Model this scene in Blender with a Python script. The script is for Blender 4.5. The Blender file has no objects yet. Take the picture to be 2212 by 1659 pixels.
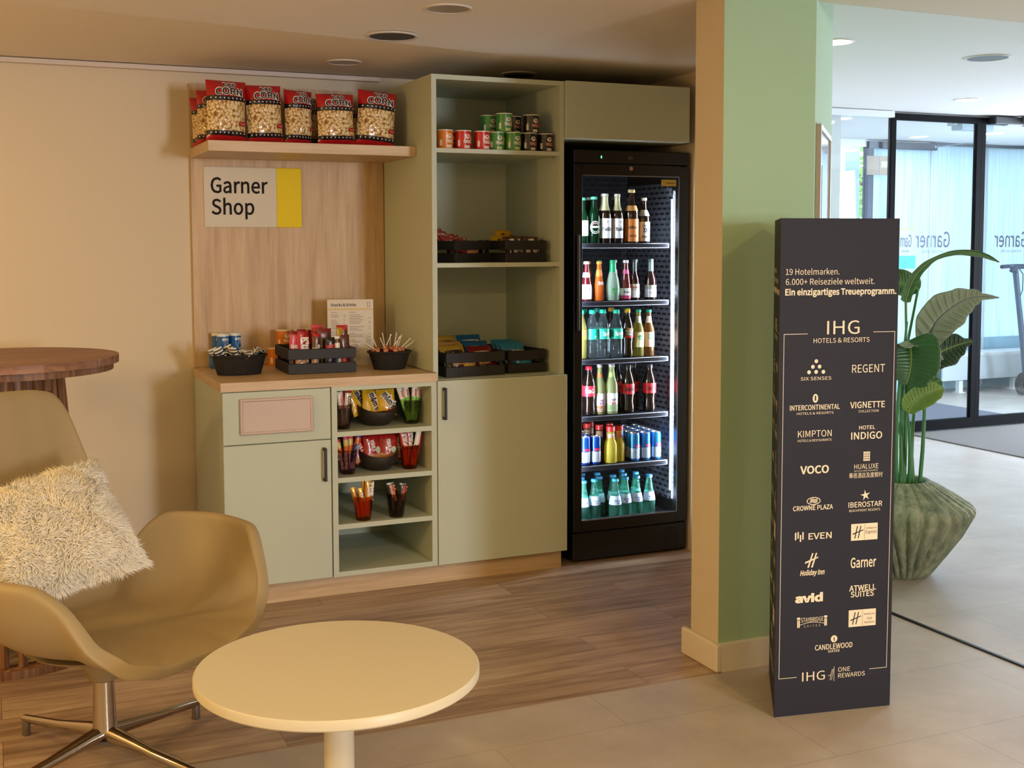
import bpy, math, random
from math import sin, cos, pi, radians, sqrt, atan2
from mathutils import Vector, Matrix, Euler
random.seed(7)
S = bpy.context.scene
COL = S.collection

# ------------------------------------------------------------------ camera
camd = bpy.data.cameras.new('camera')
camd.sensor_width = 36.0
camd.lens = 2554.17 / 2212 * 36.0
camd.shift_x = (1106 - 1079.12) / 2212
camd.shift_y = (714.18 - 829.5) / 2212
camd.clip_start = 0.05
cam = bpy.data.objects.new('camera', camd)
COL.objects.link(cam)
YAW, PITCH, ROLL = 0.408894, 0.0722074, -0.0032296
fw = Vector((sin(YAW)*cos(PITCH), cos(YAW)*cos(PITCH), -sin(PITCH)))
rt = Vector((cos(YAW), -sin(YAW), 0))
up = rt.cross(fw)
r2 = rt*cos(ROLL) + up*sin(ROLL)
u2 = -rt*sin(ROLL) + up*cos(ROLL)
cam.matrix_world = Matrix(((r2.x, u2.x, -fw.x, 0), (r2.y, u2.y, -fw.y, 0), (r2.z, u2.z, -fw.z, 1.5), (0, 0, 0, 1)))
S.camera = cam

# ------------------------------------------------------------------ render look
S.view_settings.view_transform = 'Standard'
S.view_settings.look = 'None'
S.view_settings.exposure = 0.65
S.view_settings.gamma = 1.0
S.view_settings.use_curve_mapping = False
try:
    S.cycles.use_denoising = True
    S.cycles.max_bounces = 8
    S.cycles.diffuse_bounces = 4
    S.cycles.glossy_bounces = 4
    S.cycles.transmission_bounces = 6
    S.cycles.transparent_max_bounces = 24
    S.cycles.caustics_reflective = False
    S.cycles.caustics_refractive = False
    S.cycles.sample_clamp_indirect = 4.0
    S.cycles.blur_glossy = 0.5
except Exception:
    pass

# ------------------------------------------------------------------ daylight and lamps
SKY = 3.4
world = bpy.data.worlds.new('sky')
S.world = world
world.use_nodes = True
wn = world.node_tree
wn.nodes['Background'].inputs[0].default_value = (0.76, 0.86, 1.0, 1)
wn.nodes['Background'].inputs[1].default_value = SKY

def area(name, loc, aim, sx, sy, power, col, shape='RECTANGLE', spread=180):
    l = bpy.data.lights.new(name, 'AREA')
    l.shape = shape
    l.size = sx
    if shape in ('RECTANGLE', 'ELLIPSE'):
        l.size_y = sy
    l.energy = power
    l.color = col
    l.spread = radians(spread)
    o = bpy.data.objects.new(name, l)
    COL.objects.link(o)
    o.location = loc
    d = Vector(aim) - Vector(loc)
    o.rotation_euler = d.to_track_quat('-Z', 'Y').to_euler()
    return o

WARM = (1.0, 0.69, 0.26)
# daylight entering the lobby: the narrow window far behind the camera, plus an unseen side light added to brighten the entrance hall
area('daylight_lobby_window', (3.55, -5.38, 1.62), (3.0, 5.0, 1.3), 0.75, 1.3, 165, (0.90, 0.92, 1.0))
area('added_side_daylight', (9.95, 6.3, 1.3), (3.0, 5.2, 0.9), 1.5, 2.2, 230, (0.74, 0.86, 1.0))
for lx, ly, pw in [(-2.6, -3.4, 16), (0.0, -3.4, 16), (2.6, -3.4, 16), (-2.6, -0.6, 16), (0.0, -0.6, 16), (2.6, -0.6, 16), (-2.4, 2.0, 14), (0.4, 1.0, 9), (2.1, 0.9, 15)]:
    area('downlight_lamp', (lx, ly, 2.325), (lx, ly, 0), 0.16, 0.16, pw, WARM, 'DISK')
area('downlight_lamp', (-1.3, 4.2, 2.325), (-1.3, 4.2, 0), 0.16, 0.16, 8, WARM, 'DISK')
pl = bpy.data.lights.new('added_warm_light', 'POINT'); pl.energy = 36; pl.shadow_soft_size = 0.16; pl.color = (1.0, 0.63, 0.22)  # unseen warm light added to lift ceiling, wall and chair; no lamp body
po = bpy.data.objects.new('added_warm_light', pl); COL.objects.link(po); po.location = (-2.0, 3.3, 1.7)

# ------------------------------------------------------------------ materials
def lin(h):
    h = h.lstrip('#')
    v = [int(h[i:i+2], 16)/255 for i in (0, 2, 4)]
    return tuple(c/12.92 if c <= 0.04045 else ((c+0.055)/1.055)**2.4 for c in v)
_mats = {}
def newmat(name):
    m = bpy.data.materials.new(name)
    m.use_nodes = True
    return m, m.node_tree.nodes, m.node_tree.links, m.node_tree.nodes['Principled BSDF']
def M(hexc, rough=0.5, metal=0.0, coat=0.0, bump=0.0, bscale=60.0, var=0.0, vscale=8.0, emit=0.0, spec=0.5):
    k = (hexc, rough, metal, coat, bump, bscale, var, vscale, emit, spec)
    if k in _mats:
        return _mats[k]
    m, n, l, p = newmat('paint_' + hexc)
    c = lin(hexc)
    p.inputs['Base Color'].default_value = (*c, 1)
    p.inputs['Roughness'].default_value = rough
    p.inputs['Metallic'].default_value = metal
    p.inputs['Coat Weight'].default_value = coat
    p.inputs['Specular IOR Level'].default_value = spec
    if emit:
        p.inputs['Emission Color'].default_value = (*c, 1)
        p.inputs['Emission Strength'].default_value = emit
    if bump or var:
        tc = n.new('ShaderNodeTexCoord')
    if var:
        nz = n.new('ShaderNodeTexNoise'); nz.inputs['Scale'].default_value = vscale; nz.inputs['Detail'].default_value = 5
        l.new(tc.outputs['Object'], nz.inputs['Vector'])
        mx = n.new('ShaderNodeMixRGB'); mx.blend_type = 'MIX'
        mx.inputs[1].default_value = (*[max(0, x*(1-var)) for x in c], 1)
        mx.inputs[2].default_value = (*[min(1, x*(1+var)) for x in c], 1)
        l.new(nz.outputs['Fac'], mx.inputs[0]); l.new(mx.outputs[0], p.inputs['Base Color'])
    if bump:
        nb = n.new('ShaderNodeTexNoise'); nb.inputs['Scale'].default_value = bscale; nb.inputs['Detail'].default_value = 4
        l.new(tc.outputs['Object'], nb.inputs['Vector'])
        b = n.new('ShaderNodeBump'); b.inputs['Strength'].default_value = bump; b.inputs['Distance'].default_value = 0.01
        l.new(nb.outputs['Fac'], b.inputs['Height']); l.new(b.outputs[0], p.inputs['Normal'])
    _mats[k] = m
    return m
def glass(name, tint, gloss=0.08, rough=0.02, body=0.0, bodycol=(1, 1, 1)):
    """thin see-through sheet or bottle wall: tinted transparency with a facing-dependent gloss, some solid body colour"""
    if name in _mats:
        return _mats[name]
    m = bpy.data.materials.new(name); m.use_nodes = True
    n, l = m.node_tree.nodes, m.node_tree.links
    n.clear()
    out = n.new('ShaderNodeOutputMaterial')
    tr = n.new('ShaderNodeBsdfTransparent'); tr.inputs[0].default_value = (*tint, 1)
    gl = n.new('ShaderNodeBsdfGlossy'); gl.inputs['Roughness'].default_value = rough
    lw = n.new('ShaderNodeLayerWeight'); lw.inputs['Blend'].default_value = 0.25
    mr = n.new('ShaderNodeMapRange'); mr.inputs['To Min'].default_value = gloss; mr.inputs['To Max'].default_value = 0.65
    l.new(lw.outputs['Facing'], mr.inputs['Value'])
    pw = n.new('ShaderNodeMath'); pw.operation = 'POWER'; pw.inputs[1].default_value = 2.0
    base = tr.outputs[0]
    if body:
        df = n.new('ShaderNodeBsdfDiffuse'); df.inputs[0].default_value = (*bodycol, 1)
        tl = n.new('ShaderNodeBsdfTranslucent'); tl.inputs[0].default_value = (*bodycol, 1)
        dm = n.new('ShaderNodeMixShader'); dm.inputs[0].default_value = 0.5
        l.new(df.outputs[0], dm.inputs[1]); l.new(tl.outputs[0], dm.inputs[2])
        bm = n.new('ShaderNodeMixShader'); bm.inputs[0].default_value = body
        l.new(base, bm.inputs[1]); l.new(dm.outputs[0], bm.inputs[2]); base = bm.outputs[0]
    l.new(mr.outputs[0], pw.inputs[0])
    mx = n.new('ShaderNodeMixShader')
    l.new(pw.outputs[0], mx.inputs[0]); l.new(base, mx.inputs[1]); l.new(gl.outputs[0], mx.inputs[2])
    l.new(mx.outputs[0], out.inputs[0])
    _mats[name] = m
    return m
def emitter(name, col, strength):
    if name in _mats:
        return _mats[name]
    m, n, l, p = newmat(name)
    p.inputs['Base Color'].default_value = (0.8, 0.8, 0.8, 1)
    p.inputs['Emission Color'].default_value = (*col, 1)
    p.inputs['Emission Strength'].default_value = strength
    _mats[name] = m
    return m
def ramp(n, stops):
    r = n.new('ShaderNodeValToRGB')
    while len(r.color_ramp.elements) < len(stops):
        r.color_ramp.elements.new(0.5)
    for e, (p_, c) in zip(r.color_ramp.elements, stops):
        e.position = p_; e.color = (*lin(c), 1)
    return r
def wood(name, cols, scale=(6, 6, 0.5), rough=0.5, grain=0.5):
    """stretched-noise timber; scale is per axis, the small one runs along the grain"""
    m, n, l, p = newmat(name)
    tc = n.new('ShaderNodeTexCoord'); mp = n.new('ShaderNodeMapping'); mp.inputs['Scale'].default_value = scale
    l.new(tc.outputs['Object'], mp.inputs[0])
    nz = n.new('ShaderNodeTexNoise'); nz.inputs['Scale'].default_value = 5; nz.inputs['Detail'].default_value = 8; nz.inputs['Roughness'].default_value = 0.65; nz.inputs['Distortion'].default_value = grain
    l.new(mp.outputs[0], nz.inputs['Vector'])
    r = ramp(n, list(zip([0.3, 0.5, 0.68], cols)))
    l.new(nz.outputs['Fac'], r.inputs[0]); l.new(r.outputs[0], p.inputs['Base Color'])
    p.inputs['Roughness'].default_value = rough
    b = n.new('ShaderNodeBump'); b.inputs['Strength'].default_value = 0.08; b.inputs['Distance'].default_value = 0.004
    l.new(nz.outputs['Fac'], b.inputs['Height']); l.new(b.outputs[0], p.inputs['Normal'])
    return m

# ------------------------------------------------------------------ mesh helpers
class MB:
    def __init__(s):
        s.v, s.f, s.m = [], [], []
        s.T = None
    def add(s, vs, fs, mi=0):
        o = len(s.v)
        if s.T is not None:
            vs = [s.T @ Vector(p) for p in vs]
        s.v += [tuple(p) for p in vs]
        s.f += [tuple(i+o for i in q) for q in fs]
        s.m += [mi]*len(fs)
        return s
    def box(s, x0, x1, y0, y1, z0, z1, mi=0, bev=0.0):
        if bev <= 0:
            v = [(x, y, z) for z in (z0, z1) for y in (y0, y1) for x in (x0, x1)]
            return s.add(v, [(0, 2, 3, 1), (4, 5, 7, 6), (0, 1, 5, 4), (2, 6, 7, 3), (0, 4, 6, 2), (1, 3, 7, 5)], mi)
        b = min(bev, (x1-x0)*.45, (y1-y0)*.45, (z1-z0)*.45)
        v, idx = [], {}
        for zi, z in enumerate((z0, z1)):
            for yi, y in enumerate((y0, y1)):
                for xi, x in enumerate((x0, x1)):
                    sx, sy, sz = (1-2*xi)*b, (1-2*yi)*b, (1-2*zi)*b
                    idx[xi, yi, zi, 0] = len(v); v.append((x, y+sy, z+sz))
                    idx[xi, yi, zi, 1] = len(v); v.append((x+sx, y, z+sz))
                    idx[xi, yi, zi, 2] = len(v); v.append((x+sx, y+sy, z))
        I = lambda a, b_, c, k: idx[a, b_, c, k]
        f = []
        for q in (0, 1):
            f.append((I(q,0,0,0), I(q,1,0,0), I(q,1,1,0), I(q,0,1,0)))
            f.append((I(0,q,0,1), I(1,q,0,1), I(1,q,1,1), I(0,q,1,1)))
            f.append((I(0,0,q,2), I(1,0,q,2), I(1,1,q,2), I(0,1,q,2)))
        for a in (0, 1):
            for c in (0, 1):
                f.append((I(a,c,0,0), I(a,c,1,0), I(a,c,1,1), I(a,c,0,1)))
                f.append((I(a,0,c,0), I(a,1,c,0), I(a,1,c,2), I(a,0,c,2)))
                f.append((I(0,a,c,1), I(1,a,c,1), I(1,a,c,2), I(0,a,c,2)))
                for e in (0, 1):
                    f.append((I(a,c,e,0), I(a,c,e,1), I(a,c,e,2)))
        return s.add(v, f, mi)
    def lathe(s, prof, n=28, mi=0, cx=0, cy=0, sx=1, sy=1, a0=0, a1=2*pi, mats=None):
        full = abs(a1-a0-2*pi) < 1e-6
        k = n if full else n+1
        vs = [(cx+sx*r*cos(a0+(a1-a0)*j/n), cy+sy*r*sin(a0+(a1-a0)*j/n), z) for r, z in prof for j in range(k)]
        o = len(s.v)
        for i in range(len(prof)-1):
            fs = []
            for j in range(n):
                j2 = (j+1) % k
                a, b, c, d = i*k+j, i*k+j2, (i+1)*k+j2, (i+1)*k+j
                if prof[i][0] < 1e-9: fs.append((a, c, d))
                elif prof[i+1][0] < 1e-9: fs.append((a, b, c))
                else: fs.append((a, b, c, d))
            mm = mats[i] if mats else mi
            s.f += [tuple(q+o for q in t) for t in fs]; s.m += [mm]*len(fs)
        if s.T is not None:
            vs = [tuple(s.T @ Vector(p)) for p in vs]
        s.v += vs
        return s
    def cyl(s, x, y, z0, z1, r, n=24, mi=0, r1=None):
        r1 = r if r1 is None else r1
        return s.lathe([(0, z0), (r, z0), (r1, z1), (0, z1)], n, mi, x, y)
    def tube(s, pts, rad, n=8, mi=0, flat=1.0, caps=True):
        pts = [Vector(p) for p in pts]
        rr = rad if isinstance(rad, (list, tuple)) else [rad]*len(pts)
        vs, fs = [], []
        t0 = (pts[1]-pts[0]).normalized()
        ref = Vector((0, 0, 1)) if abs(t0.z) < 0.9 else Vector((1, 0, 0))
        a = t0.cross(ref).normalized()
        for i, p in enumerate(pts):
            t = (pts[min(i+1, len(pts)-1)]-pts[max(i-1, 0)]).normalized()
            a = (a - t*a.dot(t)).normalized(); b = t.cross(a)
            for j in range(n):
                w = 2*pi*j/n
                vs.append(p + a*(rr[i]*cos(w)) + b*(rr[i]*flat*sin(w)))
        for i in range(len(pts)-1):
            for j in range(n):
                fs.append((i*n+j, i*n+(j+1) % n, (i+1)*n+(j+1) % n, (i+1)*n+j))
        if caps:
            fs.append(tuple(range(n-1, -1, -1))); fs.append(tuple(range((len(pts)-1)*n, len(pts)*n)))
        return s.add(vs, fs, mi)
    def prism(s, poly, z0, z1, mi=0):
        n = len(poly)
        vs = [(x, y, z0) for x, y in poly]+[(x, y, z1) for x, y in poly]
        fs = [tuple(range(n-1, -1, -1)), tuple(range(n, 2*n))]+[(i, (i+1) % n, n+(i+1) % n, n+i) for i in range(n)]
        return s.add(vs, fs, mi)
    def plate(s, poly, y=0.0, th=0.001, mi=0):
        """thin upright plate from an x-z outline, front at y"""
        n = len(poly)
        vs = [(x, y, z) for x, z in poly]+[(x, y+th, z) for x, z in poly]
        fs = [tuple(range(n)), tuple(range(2*n-1, n-1, -1))]+[(i, n+i, n+(i+1) % n, (i+1) % n) for i in range(n)]
        return s.add(vs, fs, mi)
    def build(s, name, mats, parent=None, smooth=False, loc=None):
        me = bpy.data.meshes.new(name)
        me.from_pydata(s.v, [], s.f)
        if not isinstance(mats, (list, tuple)):
            mats = [mats]
        for m in mats:
            me.materials.append(m)
        if len(mats) > 1:
            me.polygons.foreach_set('material_index', s.m)
        if smooth:
            me.polygons.foreach_set('use_smooth', [True]*len(s.f))
            if smooth != 'all':
                try: me.set_sharp_from_angle(angle=radians(40))
                except Exception: pass
        me.update()
        o = bpy.data.objects.new(name, me)
        COL.objects.link(o)
        if parent: o.parent = parent
        if loc: o.location = loc
        return o
def fixn(o):
    import bmesh
    bm = bmesh.new(); bm.from_mesh(o.data)
    bmesh.ops.recalc_face_normals(bm, faces=bm.faces)
    bm.to_mesh(o.data); bm.free()
    return o
def tag(o, label, cat, group=None):
    o['label'] = label; o['category'] = cat
    if group: o['group'] = group
    return o
def thing(name, label, cat, loc=(0, 0, 0), rot=0, group=None):
    o = bpy.data.objects.new(name, None)
    o.empty_display_size = 0.05
    COL.objects.link(o)
    o.location = loc
    o.rotation_euler = rot if isinstance(rot, (tuple, list, Euler)) else (0, 0, rot)
    return tag(o, label, cat, group)
def struct(name, mb, mats, smooth=False, parent=None):
    o = mb.build(name, mats, parent, smooth)
    if not parent: o['kind'] = 'structure'
    return o
def dup(root, label, loc, rot=0, group=None):
    r = root.copy(); COL.objects.link(r)
    r.location = loc; r.rotation_euler = rot if isinstance(rot, (tuple, list)) else (0, 0, rot)
    r['label'] = label
    if group: r['group'] = group
    for ch in list(root.children):
        c = ch.copy(); COL.objects.link(c); c.parent = r
        for g in ch.children:
            d = g.copy(); COL.objects.link(d); d.parent = c
    return r

# ------------------------------------------------------------------ lettering
_tc = {}
try:      # the sans face that ships inside Blender itself
    import os
    FONT = bpy.data.fonts.load(os.path.join(bpy.utils.system_resource('DATAFILES', path='fonts'), 'Noto Sans CJK Regular.woff2'))
except Exception:
    FONT = None
def glyphs(s, bold=0.0, shear=0.0, space=1.0):
    k = (s, bold, shear, space)
    if k in _tc: return _tc[k]
    cu = bpy.data.curves.new('lettering', 'FONT')
    cu.body = s; cu.size = 1.0
    if FONT: cu.font = FONT
    cu.shear = shear; cu.space_character = space
    cu.resolution_u = 3; cu.offset = bold*0.55; cu.fill_mode = 'FRONT'
    o = bpy.data.objects.new('lettering', cu)
    COL.objects.link(o)
    me = bpy.data.meshes.new_from_object(o)
    vs = [tuple(v.co) for v in me.vertices]; fs = [tuple(p.vertices) for p in me.polygons]
    bpy.data.objects.remove(o); bpy.data.curves.remove(cu); bpy.data.meshes.remove(me)
    if not vs: vs, fs = [(0, 0, 0), (1, 0, 0), (1, 1, 0)], []
    x0 = min(v[0] for v in vs); x1 = max(v[0] for v in vs); y1 = max(v[1] for v in vs)
    _tc[k] = (vs, fs, x0, x1, y1)
    return _tc[k]
def cap():
    return glyphs('H')[4]
def put(mb, s, cx, base, w=None, h=None, y=0.0, mi=0, bold=0.0, shear=0.0, bend=None, mirror=False, turn=0.0, space=1.0, arch=0.0):
    """write s centred on cx with its baseline at height base, in the x-z plane at depth y, facing -y; bend = radius of the can it wraps"""
    vs, fs, x0, x1, y1 = glyphs(s, bold, shear, space)
    lw = max(x1-x0, 1e-6)
    if w is None and h is None: h = 0.01
    if h is None: sx = w/lw; sz = sx
    elif w is None: sz = h/cap(); sx = sz
    else: sx = w/lw; sz = h/cap()
    ct, st = cos(turn), sin(turn)
    P = []
    for a, b, c in vs:
        X = (a-(x0+x1)/2)*sx; Z = b*sz
        if mirror: X = -X
        if arch: Z -= arch*(2*X/(lw*sx))**2
        X, Z = X*ct-Z*st, X*st+Z*ct
        X += cx; Z += base
        if bend: P.append((bend*sin(X/bend), -bend*cos(X/bend), Z))
        else: P.append((X, y, Z))
    mb.add(P, fs, mi)
    return mb
def text(parent, name, items, mat, mats=None):
    mb = MB()
    for it in items:
        put(mb, **it)
    return mb.build(name, mats or mat, parent)

CREAM = M('#e9ddc6', 0.5)
BLACK = M('#17151a', 0.5)
WHITE = M('#efece6', 0.5)
DARKTXT = M('#1d1a20', 0.5)

# ================================================================== SETTING
def floor_mat(name, kind):
    m, n, l, p = newmat(name)
    tc = n.new('ShaderNodeTexCoord')
    br = n.new('ShaderNodeTexBrick')
    l.new(tc.outputs['Object'], br.inputs['Vector'])
    nz = n.new('ShaderNodeTexNoise')
    if kind == 'plank':
        br.inputs['Scale'].default_value = 1.0
        br.inputs['Brick Width'].default_value = 1.25; br.inputs['Row Height'].default_value = 0.19
        br.inputs['Mortar Size'].default_value = 0.0012; br.offset = 0.37
        br.inputs['Color1'].default_value = (0.0, 0.0, 0.0, 1); br.inputs['Color2'].default_value = (1, 1, 1, 1)
        br.inputs['Mortar'].default_value = (0.2, 0.2, 0.2, 1); br.inputs['Bias'].default_value = 0.0
        mp = n.new('ShaderNodeMapping'); mp.inputs['Scale'].default_value = (1.1, 13, 1)
        ad = n.new('ShaderNodeVectorMath'); ad.operation = 'ADD'
        l.new(tc.outputs['Object'], mp.inputs[0]); l.new(mp.outputs[0], ad.inputs[0]); l.new(br.outputs['Color'], ad.inputs[1])
        nz.inputs['Scale'].default_value = 1.6; nz.inputs['Detail'].default_value = 9; nz.inputs['Roughness'].default_value = 0.62; nz.inputs['Distortion'].default_value = 0.8
        l.new(ad.outputs[0], nz.inputs['Vector'])
        r = ramp(n, [(0.28, '#7c6350'), (0.45, '#a08670'), (0.58, '#b39a82'), (0.75, '#c6af97')])
        mixf = n.new('ShaderNodeMath'); mixf.operation = 'MULTIPLY_ADD'; mixf.inputs[1].default_value = 0.16
        sub = n.new('ShaderNodeMath'); sub.operation = 'SUBTRACT'; sub.inputs[1].default_value = 0.08
        l.new(br.outputs['Color'], mixf.inputs[0]); l.new(nz.outputs['Fac'], sub.inputs[0]); l.new(sub.outputs[0], mixf.inputs[2])
        l.new(mixf.outputs[0], r.inputs[0])
        mx = n.new('ShaderNodeMixRGB'); mx.blend_type = 'MULTIPLY'; mx.inputs[2].default_value = (0.45, 0.4, 0.36, 1)
        l.new(br.outputs['Fac'], mx.inputs[0]); l.new(r.outputs[0], mx.inputs[1]); l.new(mx.outputs[0], p.inputs['Base Color'])
        p.inputs['Roughness'].default_value = 0.42
    else:
        br.inputs['Scale'].default_value = 1.0
        br.inputs['Brick Width'].default_value = 0.9; br.inputs['Row Height'].default_value = 0.45
        br.inputs['Mortar Size'].default_value = 0.0018; br.offset = 0.5
        nz.inputs['Scale'].default_value = 2.2; nz.inputs['Detail'].default_value = 8; nz.inputs['Roughness'].default_value = 0.65
        l.new(tc.outputs['Object'], nz.inputs['Vector'])
        r = ramp(n, [(0.3, '#a2968c'), (0.5, '#b0a59b'), (0.7, '#bdb4ab')])
        l.new(nz.outputs['Fac'], r.inputs[0])
        mx = n.new('ShaderNodeMixRGB'); mx.blend_type = 'MULTIPLY'; mx.inputs[2].default_value = (0.72, 0.7, 0.68, 1)
        l.new(br.outputs['Fac'], mx.inputs[0]); l.new(r.outputs[0], mx.inputs[1]); l.new(mx.outputs[0], p.inputs['Base Color'])
        p.inputs['Roughness'].default_value = 0.38
    b = n.new('ShaderNodeBump'); b.inputs['Strength'].default_value = 0.15; b.inputs['Distance'].default_value = 0.003; b.invert = True
    l.new(br.outputs['Fac'], b.inputs['Height']); l.new(b.outputs[0], p.inputs['Normal'])
    return m
PLANK = floor_mat('oak_plank_floor', 'plank')
TILE = floor_mat('stone_tile_floor', 'tile')
PLASTER = M('#d5c8b0', 0.85, bump=0.04, bscale=220)
CEIL = M('#e6dfd2', 0.9, bump=0.04, bscale=160)
GREEN = M('#a2bf9b', 0.8, bump=0.05, bscale=200)
SKIRT = M('#e6dccb', 0.45)
CH = 2.36      # low ceiling
def zc(y):     # it drops slightly towards the back wall
    return CH-0.025*max(0.0, y-3.4)
EH = 2.52      # entrance ceiling
YB = 5.53      # back wall plane
YT = 3.41      # plank / tile joint

struct('floor', MB().prism([(-4, YT), (2.9, YT), (2.9, 3.6), (3.2, 3.6), (3.2, 5.7), (-4, 5.7)], -0.05, 0.0), PLANK)
struct('floor', MB().prism([(-4, -5.6), (12.6, -5.6), (12.6, 9.6), (3.2, 9.6), (3.2, 3.6), (2.9, 3.6), (2.9, YT), (-4, YT)], -0.05, 0.0), TILE)
struct('trim', MB().box(3.325, 3.345, 0.2, 4.12, 0, 0.004).box(3.3285, 3.3415, 0.2, 4.12, 0.004, 0.0055), M('#2b2a30', 0.4, metal=0.6)).name = 'trim_1'
cl_ = MB().prism([(-4, -5.6), (10.1, -5.6), (10.1, 3.58), (2.74, 3.48), (2.70, 3.4), (-4, 3.4)], CH, CH+0.2)
cl_.add([(x, y, zc(y)+dz) for dz in (0, .2) for x, y in ((-4, 3.4), (2.70, 3.4), (2.74, 3.49), (3.2, 4.02), (3.2, 5.7), (-4, 5.7))], [(0, 1, 2, 3, 4, 5)[::-1], (6, 7, 8, 9, 10, 11)]+[(k, (k+1) % 6, 6+(k+1) % 6, 6+k) for k in range(6)])
struct('ceiling', cl_, CEIL)
struct('ceiling', MB().prism([(2.6, 3.44), (12.6, 3.44), (12.6, 9.6), (2.6, 9.6)], EH, EH+0.1), M('#dcdcdc', 0.9, bump=0.03, bscale=160))
struct('wall_back', MB().box(-4, 3.2, YB, YB+0.15, 0, 2.33), PLASTER)
struct('wall_left', MB().box(-4.15, -4, -5.6, 5.7, 0, CH), PLASTER)
# front wall behind the camera, with the opening of its narrow window
fwb = MB()
for x0, x1, z0, z1 in [(-4, 3.1, 0, CH), (4.0, 10, 0, CH), (3.1, 4.0, 0, 0.9), (3.1, 4.0, 2.25, CH)]:
    fwb.box(x0, x1, -5.6, -5.45, z0, z1)
struct('wall_front', fwb, PLASTER)
eb = MB()
eb.box(10, 10.15, -5.6, 5.5, 0, EH+0.1).box(10, 10.15, 7.1, 7.3, 0, EH+0.1).box(10, 10.15, 5.5, 7.1, 0, 0.1).box(10, 10.15, 5.5, 7.1, 2.4, EH+0.1)
struct('wall_east', eb, M('#dcdad6', 0.85))
# column with its green front, slanted flank and the niche side
cm = MB()
cp = [(2.325, 3.437), (2.70, 3.425), (3.32, 4.10), (3.32, 7.19), (3.13, 7.19), (3.13, 4.05), (2.74, 3.612), (2.325, 3.612)]
n_ = len(cp)
vs_ = [(x, y, 0) for x, y in cp]+[(x, y, EH) for x, y in cp]
for i in range(n_):
    j = (i+1) % n_
    cm.add([vs_[i], vs_[j], vs_[n_+j], vs_[n_+i]], [(0, 1, 2, 3)], 0 if i in (0, 1, 2) else 1)
cm.add([vs_[n_+i] for i in range(n_)], [tuple(range(n_))], 1)
struct('wall_right', cm, [GREEN, M('#d9ccb4', 0.8, bump=0.05, bscale=200)])
sk = MB()
sk.box(2.303, 2.325, 3.413, 3.645, 0, 0.098, 0, 0.004)
sk.prism([(2.325, 3.413), (2.708, 3.401), (2.70, 3.425), (2.325, 3.437)], 0, 0.098)
d_ = Vector((0.62, 0.675)).normalized(); nn = Vector((d_.y, -d_.x))*0.02
sk.prism([(2.708, 3.401), (3.345, 4.092), (3.32, 4.10), (2.70, 3.425)], 0, 0.098)
struct('baseboard_right', sk, SKIRT)
struct('trim', MB().box(-4, 1.76, YB-0.035, YB-0.005, 2.283, 2.303).box(-4, 1.76, YB-0.012, YB-0.0005, 2.303, 2.3065), M('#cfc3ba', 0.5)).name = 'trim_2'
struct('baseboard_back', MB().box(-4, 0.855, YB-0.016, YB-0.0005, 0.0, 0.09), SKIRT)

# ------------------------------------------------------------------ entrance glazing (inner line y = 7.25, outer line y = 9.32)
FRAME = M('#08080b', 0.7, spec=0.08)
PANE = glass('clear_pane', (0.93, 0.96, 0.97), gloss=0.12)
SIDEPANE = PANE
def sliding_leaf(name, label, x0, x1, y):
    t = thing(name, label, 'door', (x0, y, 0))
    w = x1-x0
    f = MB()
    f.box(0, 0.045, -0.02, 0.02, 0.09, 2.455).box(w-0.045, w, -0.02, 0.02, 0.09, 2.455).box(0, w, -0.02, 0.02, 2.455, 2.505).box(0, w, -0.022, 0.022, 0.008, 0.09)
    f.build('door_frame', FRAME, t)
    MB().box(0.045, w-0.045, -0.005, 0.005, 0.09, 2.455).build('glass_panel', PANE, t)
    return t
sliding_leaf('glass_door', 'black framed glass entrance door panel directly behind the tall potted plant', 6.43, 7.345, 7.25)
sliding_leaf('glass_door', 'black framed glass entrance door panel in front of the parked kick scooter', 7.347, 8.7, 7.25)
iw = MB(); iw.box(3.325, 6.425, 7.244, 7.256, 0.02, 2.50)
struct('window_1', iw, PANE)
struct('trim', MB().box(3.325, 6.43, 7.2, 7.27, 2.468, 2.515).box(6.43, 8.7, 7.28, 7.30, 2.49, 2.5195), M('#dfe6ea', 0.4)).name = 'trim_3'
struct('trim', MB().box(3.325, 6.43, 7.22, 7.27, 0, 0.02), M('#8d8f96', 0.4, metal=0.6)).name = 'trim_4'
struct('window_3', MB().box(8.72, 10.0, 7.244, 7.256, 0.0, 2.5), PANE)
# outer line: clear panes at the far end, reeded translucent panes behind the lettering
def reeded():
    m, n, l, p = newmat('reeded_translucent_glass')
    out = n['Material Output']
    tc = n.new('ShaderNodeTexCoord'); mp = n.new('ShaderNodeMapping'); mp.inputs['Scale'].default_value = (55, 1, 0.8)
    l.new(tc.outputs['Object'], mp.inputs[0])
    nz = n.new('ShaderNodeTexNoise'); nz.inputs['Scale'].default_value = 2.0; nz.inputs['Detail'].default_value = 3
    l.new(mp.outputs[0], nz.inputs['Vector'])
    r = ramp(n, [(0.40, '#cde0ec'), (0.5, '#dcecf6'), (0.62, '#e0eff8')])
    l.new(nz.outputs['Fac'], r.inputs[0])
    tl = n.new('ShaderNodeBsdfTranslucent'); df = n.new('ShaderNodeBsdfDiffuse')
    l.new(r.outputs[0], tl.inputs[0]); l.new(r.outputs[0], df.inputs[0])
    mx = n.new('ShaderNodeMixShader'); mx.inputs[0].default_value = 0.3
    l.new(tl.outputs[0], mx.inputs[1]); l.new(df.outputs[0], mx.inputs[2]); l.new(mx.outputs[0], out.inputs[0])
    return m
REED = reeded()
struct('window_4', MB().box(6.0, 7.97, 9.325, 9.335, 0.05, 2.5), PANE)
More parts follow.
